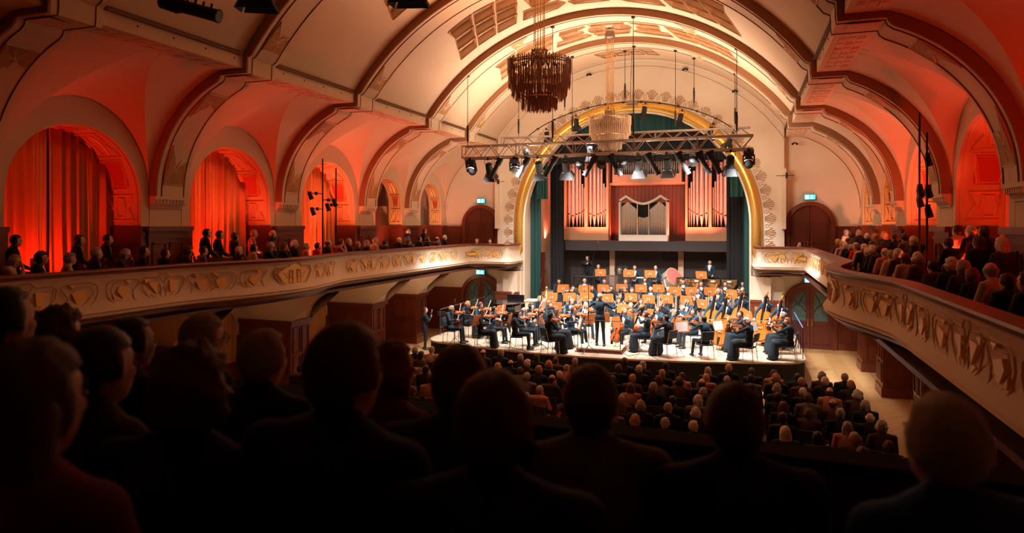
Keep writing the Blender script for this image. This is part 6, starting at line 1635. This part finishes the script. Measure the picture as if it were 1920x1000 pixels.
# ================================================================== gallery audience
HMS = [H_GRY, H_WHT, H_BRN, H_BLK, H_BLD, H_RED]; HMN = {id(H_GRY): 'grey', id(H_WHT): 'white', id(H_BRN): 'brown', id(H_BLK): 'black', id(H_BLD): 'blond', id(H_RED): 'auburn'}
TOPN = {'F_BLK': (F_BLK, 'black suit'), 'F_CHAR': (F_CHAR, 'charcoal jacket'), 'F_CRM': (F_CRM, 'cream top'), 'F_RED': (F_RED, 'red top'), 'F_GRY': (F_GRY, 'grey knit'), 'F_BRN': (F_BRN, 'brown jacket'), 'F_PNK': (F_PNK, 'rose blouse')}
R = random.Random(11)
def listener(x, y, z, rz, place_txt, group, hair=None, hm=None, top=None, pose=None, scale=None, skin=None, full=True, shirt=None):
    hair = hair or R.choice(['short', 'short', 'short', 'bald', 'bob', 'curly', 'long', 'crop']); hm = hm or R.choice([H_GRY, H_GRY, H_WHT, H_BRN, H_BRN, H_BLK, H_BLD])
    top = top or R.choice(['F_BLK', 'F_BLK', 'F_CHAR', 'F_CHAR', 'F_GRY', 'F_BRN', 'F_PNK', 'F_CRM']); pose = pose or R.choice(['listen', 'listen', 'listen_turn', 'listen', 'listen_chin'])
    adj = {'short': 'short', 'bald': 'receding', 'bob': 'bobbed', 'curly': 'curly', 'long': 'long', 'crop': 'cropped', 'bun': 'pinned'}[hair]
    lab = f'listener, {adj} {HMN[id(hm)]} hair, {TOPN[top][1]}, {place_txt}'
    return person(pose, (x, y, z), rz, hair, hm, TOPN[top][0], F_CHAR, lab, group, shirt if shirt is not None else (F_WHT if top in ('F_BLK', 'F_CHAR') and R.random() < .6 else None), hair in ('long', 'bun') and R.random() < .5, scale or R.uniform(.95, 1.04), skin, full=full)
spec = {22: ('bob', H_GRY, 'F_CRM'), 77: ('curly', H_BRN, 'F_BLK'), 112: ('curly', H_GRY, 'F_CRM'), 160: ('short', H_GRY, 'F_BLK'), 197: ('bob', H_GRY, 'F_CHAR'), 238: ('short', H_BLK, 'F_BLK'), 275: ('short', H_BRN, 'F_BLK'), 540: ('short', H_WHT, 'F_BLK'), 553: ('bob', H_GRY, 'F_PNK'), 582: ('short', H_BLK, 'F_RED'), 472: ('bob', H_BLK, 'F_CRM'), 835: ('short', H_WHT, 'F_BLK'), 818: ('bald', H_BRN, 'F_GRY'), 750: ('short', H_WHT, 'F_BLK'), 787: ('short', H_BLK, 'F_BLK')}
def spaced(us, x, gap):
    ys = [px_Y(u, x) for u in us]; out = []
    order = sorted(range(len(us)), key=lambda i: ys[i])
    last = -99
    for i in order:
        y = max(ys[i], last+gap); 
        if y-ys[i] > .75: continue
        out.append((us[i], y)); last = y
    return out if x < 0 else out[::-1]
SPL = spaced((22, 77, 112, 160, 197, 238, 275, 323, 358, 450, 472, 500, 520, 540, 553, 582, 607, 622, 635, 649, 663, 677, 694, 718, 750, 759, 787, 799, 818, 835), -7.75, .58)
for k, (u, y) in enumerate(SPL):
    s = spec.get(u, (None, None, None))
    listener(-7.75, y, 3.28, -radians(R.uniform(22, 40)), f'{ORD[k]} from rear along west gallery rail', 'front row of the west gallery', *s, pose=R.choice(['listen', 'listen', 'listen_turn', 'listen_chin']) )
    if k % 2: dup(PGAL, (-7.80, y-.05, 3.28), -.5, label=f'red chair of the {ORD[k]} listener along west gallery rail', group='red chairs in the galleries')
for k, (u, h_, m_, t_) in enumerate(((33, 'crop', H_BLK, 'F_BLK'), (152, 'bob', H_BRN, 'F_BLK'), (205, 'short', H_BLK, 'F_BLK'), (390, 'short', H_BLK, 'F_BLK'), (414, 'crop', H_BLK, 'F_BLK'), (443, 'curly', H_BRN, 'F_CHAR'), (478, 'short', H_BLD, 'F_PNK'), (513, 'bald', H_GRY, 'F_BLK'), (767, 'short', H_GRY, 'F_BLK'), (797, 'short', H_BRN, 'F_CHAR'))):
    y = px_Y(u, -8.7); listener(-8.7, y, 3.62, -radians(R.uniform(25, 45)), f'{ORD[k]} from rear on upper west bench', 'upper bench of the west gallery', h_, m_, t_, pose='listen')
for k, u in enumerate((95, 120, 178, 225, 375, 425, 460)):
    y = px_Y(u, -8.62); dup(PGAL, (-8.65, y, 3.55), -.6, label=f'empty red rounded gallery chair on the upper west bench, {ORD[k]} from the rear', group='red chairs in the galleries')
for u, h_, m_, l in ((888, 'short', H_GRY, 'grey-haired person with chin on hands at the west gallery return by the door'), (910, 'short', H_BRN, 'brown-haired person leaning on the west gallery return beside the proscenium')):
    p = on_y(u, 450, 29.25); person('lean', (p.x, 29.7, 3.2), radians(-150 if u > 900 else -165), h_, m_, F_BLK, F_CHAR, l, 'people on the gallery returns')
p = on_y(872, 450, 29.5); dup(PGAL, (p.x-.2, 29.6, 3.2), pi, label='empty red chair at the west gallery return in front of the door', group='red chairs in the galleries')
p = on_y(1503, 450, 29.2); person('listen_chin', (p.x, 29.3, 3.2), radians(125), 'short', H_BLK, F_BLK, F_BLK, 'black-haired person in black resting chin on hand at the east gallery return', 'people on the gallery returns', scale=.95)
p = on_y(1528, 450, 29.4); dup(PGAL, (p.x, 29.5, 3.2), pi, label='empty red chair at the east gallery return before the door', group='red chairs in the galleries')
specR = {1587: ('bob', H_WHT, 'F_BLK'), 1603: ('short', H_GRY, 'F_RED'), 1629: ('short', H_WHT, 'F_BLK'), 1718: ('curly', H_WHT, 'F_BRN'), 1752: ('short', H_BLK, 'F_BRN'), 1854: ('bob', H_RED, 'F_BLK'), 1895: ('short', H_BLK, 'F_BLK')}
for k, (u, y) in enumerate(spaced((1570, 1578, 1587, 1594, 1603, 1611, 1619, 1629, 1638, 1647, 1658, 1669, 1681, 1696, 1718, 1752, 1795, 1816, 1836, 1854, 1874, 1897, 1920), 7.8, .6)):
    s = specR.get(u, (None, None, None))
    listener(7.8, y, 3.25, radians(R.uniform(22, 42)), f'{ORD[k]} from stage along east gallery rail', 'front row of the east gallery', *s, scale=R.uniform(.95, 1.03))
    if k > 14: dup(PGAL, (7.85, y-.05, 3.25), .5, label=f'red chair of the {ORD[k]} listener from stage, east gallery rail', group='red chairs in the galleries')
for k, (u, y) in enumerate(spaced((1583, 1592, 1606, 1622, 1636, 1652, 1672, 1690, 1712, 1776, 1826, 1868), 8.5, .7)):
    listener(8.55, y, 3.55, radians(R.uniform(25, 45)), f'{ORD[k]} from stage in second east gallery row', 'second row of the east gallery')
for k, (u, h_, m_, t_) in enumerate(((1798, 'short', H_BLK, 'F_CRM'), (1823, 'short', H_WHT, 'F_BLK'), (1848, 'bob', H_BRN, 'F_BLK'))):
    y = px_Y(u, 9.0); listener(8.95, y, 3.70, radians(38), f'{ORD[k]} on the highest bench before the east curtain', 'highest bench of the east gallery', h_, m_, t_, pose='listen', scale=1.05)
# ================================================================== stalls
def pix(p):
    x, y, z = p[0]-CAMX, p[1], p[2]-CAMZ; D = -SY*x+CY*y; return (960+1280*(CY*x+SY*y)/D, 421-1280*z/D, D)
nS = 0
for r in range(9):
    y = 19.15-r*.93
    for blk, xs in (('piano-side', [.15-.56*k for k in range(15)]), ('bass-side', [1.55+.56*k for k in range(11)])):
        for k, x in enumerate(xs):
            jx = R.uniform(-.05, .05); jy = R.uniform(-.06, .06); u, v, D = pix((x, y, 1.24)); rim = 728+(u-773)*.145
            if u < 545 or u > 1760 or v > rim+14: continue
            if blk == 'piano-side' and x < -6.6: continue
            if r >= 6 and blk == 'piano-side': continue
            occ = R.random() > .07
            hide = (600 < u < 715 and v < 770) or (822 < u < 900 and v > 668) or (1065 < u < 1145 and v > 700) or (1330 < u < 1420 and v > 745) or (868 < u < 980 and v > 735)
            if hide: continue
            if occ and nS < 118:
                nS += 1
                listener(x+jx, y+jy, 0, radians(R.uniform(-12, 12)), f'{ORD[k]} from aisle in {ORD[r]} {blk} stalls row', f'listeners in the {blk} stalls', scale=R.uniform(.95, 1.06), top=R.choice(['F_BLK', 'F_BLK', 'F_CHAR', 'F_BLK', 'F_CHAR', 'F_GRY', 'F_BLK', 'F_BRN', 'F_PNK', 'F_CRM', 'F_BLK', 'F_BRN', 'F_BLK']) )
            dup(PSTALL, (x+jx*.5, y-.02, 0), 0, label=f'black stalls chair, {ORD[k]} from the aisle in the {ORD[r]} {blk} row', group=f'chairs of the {blk} stalls')
# ================================================================== rear balcony with the nearest listeners
FB = 3.38
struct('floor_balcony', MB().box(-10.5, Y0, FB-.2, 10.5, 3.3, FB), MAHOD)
def rimY(x): return 3.12-.075*(x-2.8)
bp = MB(); cp = MB(); rows_a, rows_b, rc = [], [], []
for x in lin(-9.2, 9.2, 40):
    y = rimY(x)
    rows_a.append([(x, y-.09, FB), (x, y-.09, ZR-.02), (x, y+.04, ZR-.02), (x, y+.08, FB-.9), (x, y-.09, FB-.9)])
    rc.append([(x, y-.10, ZR-.04), (x, y-.11, ZR+.0), (x, y+.05, ZR+.0), (x, y+.06, ZR-.04)])
bp.grid(rows_a); cp.grid(rc)
struct('wall_balcony_parapet', bp, mat('parapet_cloth', (.05, .03, .02), .9)); struct('trim_balcony_rail', cp, mat('rail_cloth', (.018, .008, .006), .9, spec=.1), 30)
struct('wall_rear', MB().box(-10.6, Y0-.2, 0, 10.6, Y0, 13), MAHOD)
def seat_back(x, y, label, s=1.0):
    t = thing('balcony_seat', label, 'seat', (x, y, FB), group='folding seats of the rear balcony')
    pts = [(-.25, .35), (-.26, .80)]+[(-.26+.52*q, .80+.13*sin(pi*q)) for q in lin(0, 1, 13)]+[(.25, .35)]
    MB().prism(pts, lambda a, b, h: Vector((a, -.30+h, b)), 0, .06).obj('backrest', F_CHAR, t); MB().box(-.24, -.2, .40, .24, .24, .47).obj('seat', CHAIRR, t)
    MB().box(-.29, -.3, 0, -.26, .2, .62).box(.26, -.3, 0, .29, .2, .62).obj('armrest', MAHOD, t)
FG = [ # u, v of the head, distance, yaw, hair, hair colour, clothing, glasses, label
 (62, 690, 1.45, 0.1, 'long', H_BRN, F_DRD, 0, 'broad listener with long brown hair and red shoulders, nearest on the west'),
 (112, 622, 3.2, 0.05, 'curly', H_BRN, F_BLK, 0, 'curly-haired listener at the rail in front of the long-haired one'),
 (192, 682, 2.15, -0.12, 'crop', H_BLK, F_CHAR, 0, 'listener showing ear and cheek, second nearest from the west wall'),
 (250, 640, 3.05, -0.22, 'short', H_BLK, F_BLK, 0, 'dark-haired listener in profile near the balcony rail below the shield reliefs'),
 (383, 632, 3.15, -0.2, 'crop', H_GRY, F_BLK, 1, 'bespectacled listener with cropped hair in front of the lower curtains'),
 (362, 728, 1.9, 0.12, 'curly', H_BRN, F_BLK, 0, 'curly-haired listener behind the bespectacled one'),
 (496, 670, 2.65, 0.0, 'short', H_GRY, F_BLK, 0, 'grey-haired listener close to the lower mahogany piers'),
 (652, 692, 1.78, -0.1, 'crop', H_BRN, F_BLK, 0, 'large cropped-haired listener with white collar, tallest near head'),
 (738, 690, 2.6, -0.3, 'bob', H_RED, F_DRD, 1, 'listener with bobbed hair and raised hand beside the large cropped one'),
 (862, 712, 2.15, 0.1, 'short', H_BRN, F_BLK, 0, 'short-haired listener before the front corner of the stage'),
 (925, 788, 1.58, 0.15, 'short', H_BRN, F_BLK, 0, 'dark round head with bare neck, nearest above the middle seat backs'),
 (1104, 750, 2.1, 0.2, 'short', H_BRN, F_GRY, 0, 'listener in grey knit with thick hair directly below the podium'),
 (1374, 786, 1.98, 0.2, 'crop', H_BRN, F_BLK, 0, 'round-headed listener in front of the bass-side stalls'),
 (1762, 825, 1.62, 0.35, 'short', H_WHT, F_BLU, 0, 'white-haired listener in blue beside the east gallery front'),
 (12, 596, 2.7, 0.0, 'short', H_BLK, F_BLK, 0, 'black-haired listener at the far west end of the balcony rail')]
for k, (u, v, D, yaw, hair, hm, top, gl, lab) in enumerate(FG):
    h = at_d(u, v, D); s = (h.z-FB)/1.255; s = max(.85, min(1.12, s)); z = h.z-1.255*s
    zz = FB
    person('listen', (h.x, h.y+.02, zz if abs(z-FB) < .09 else z), yaw+YAW*0, hair, hm, top, F_CHAR, lab, 'nearest listeners on the rear balcony', F_WHT if 'collar' in lab else None, hair == 'long', s, glasses=bool(gl))
    if k not in (5,): seat_back(h.x, h.y-.12, 'dark rounded seat of the '+' '.join(lab.split(',')[0].split()[:11]))
for x in (3.85, 5.35, 5.9): seat_back(x, 1.45, f'empty dark seat with rounded back on the rear balcony, {"behind the thick-haired listener" if x<4 else ("between the round-headed and white-haired listeners" if x<5.6 else "next to the white-haired listener")}')
for o_ in (PCHAIR, PSTALL, PGAL, PSTAND)+tuple(PINS.values()): retire(o_)
print('PEOPLE', NP[0], 'OBJ', len(bpy.data.objects))
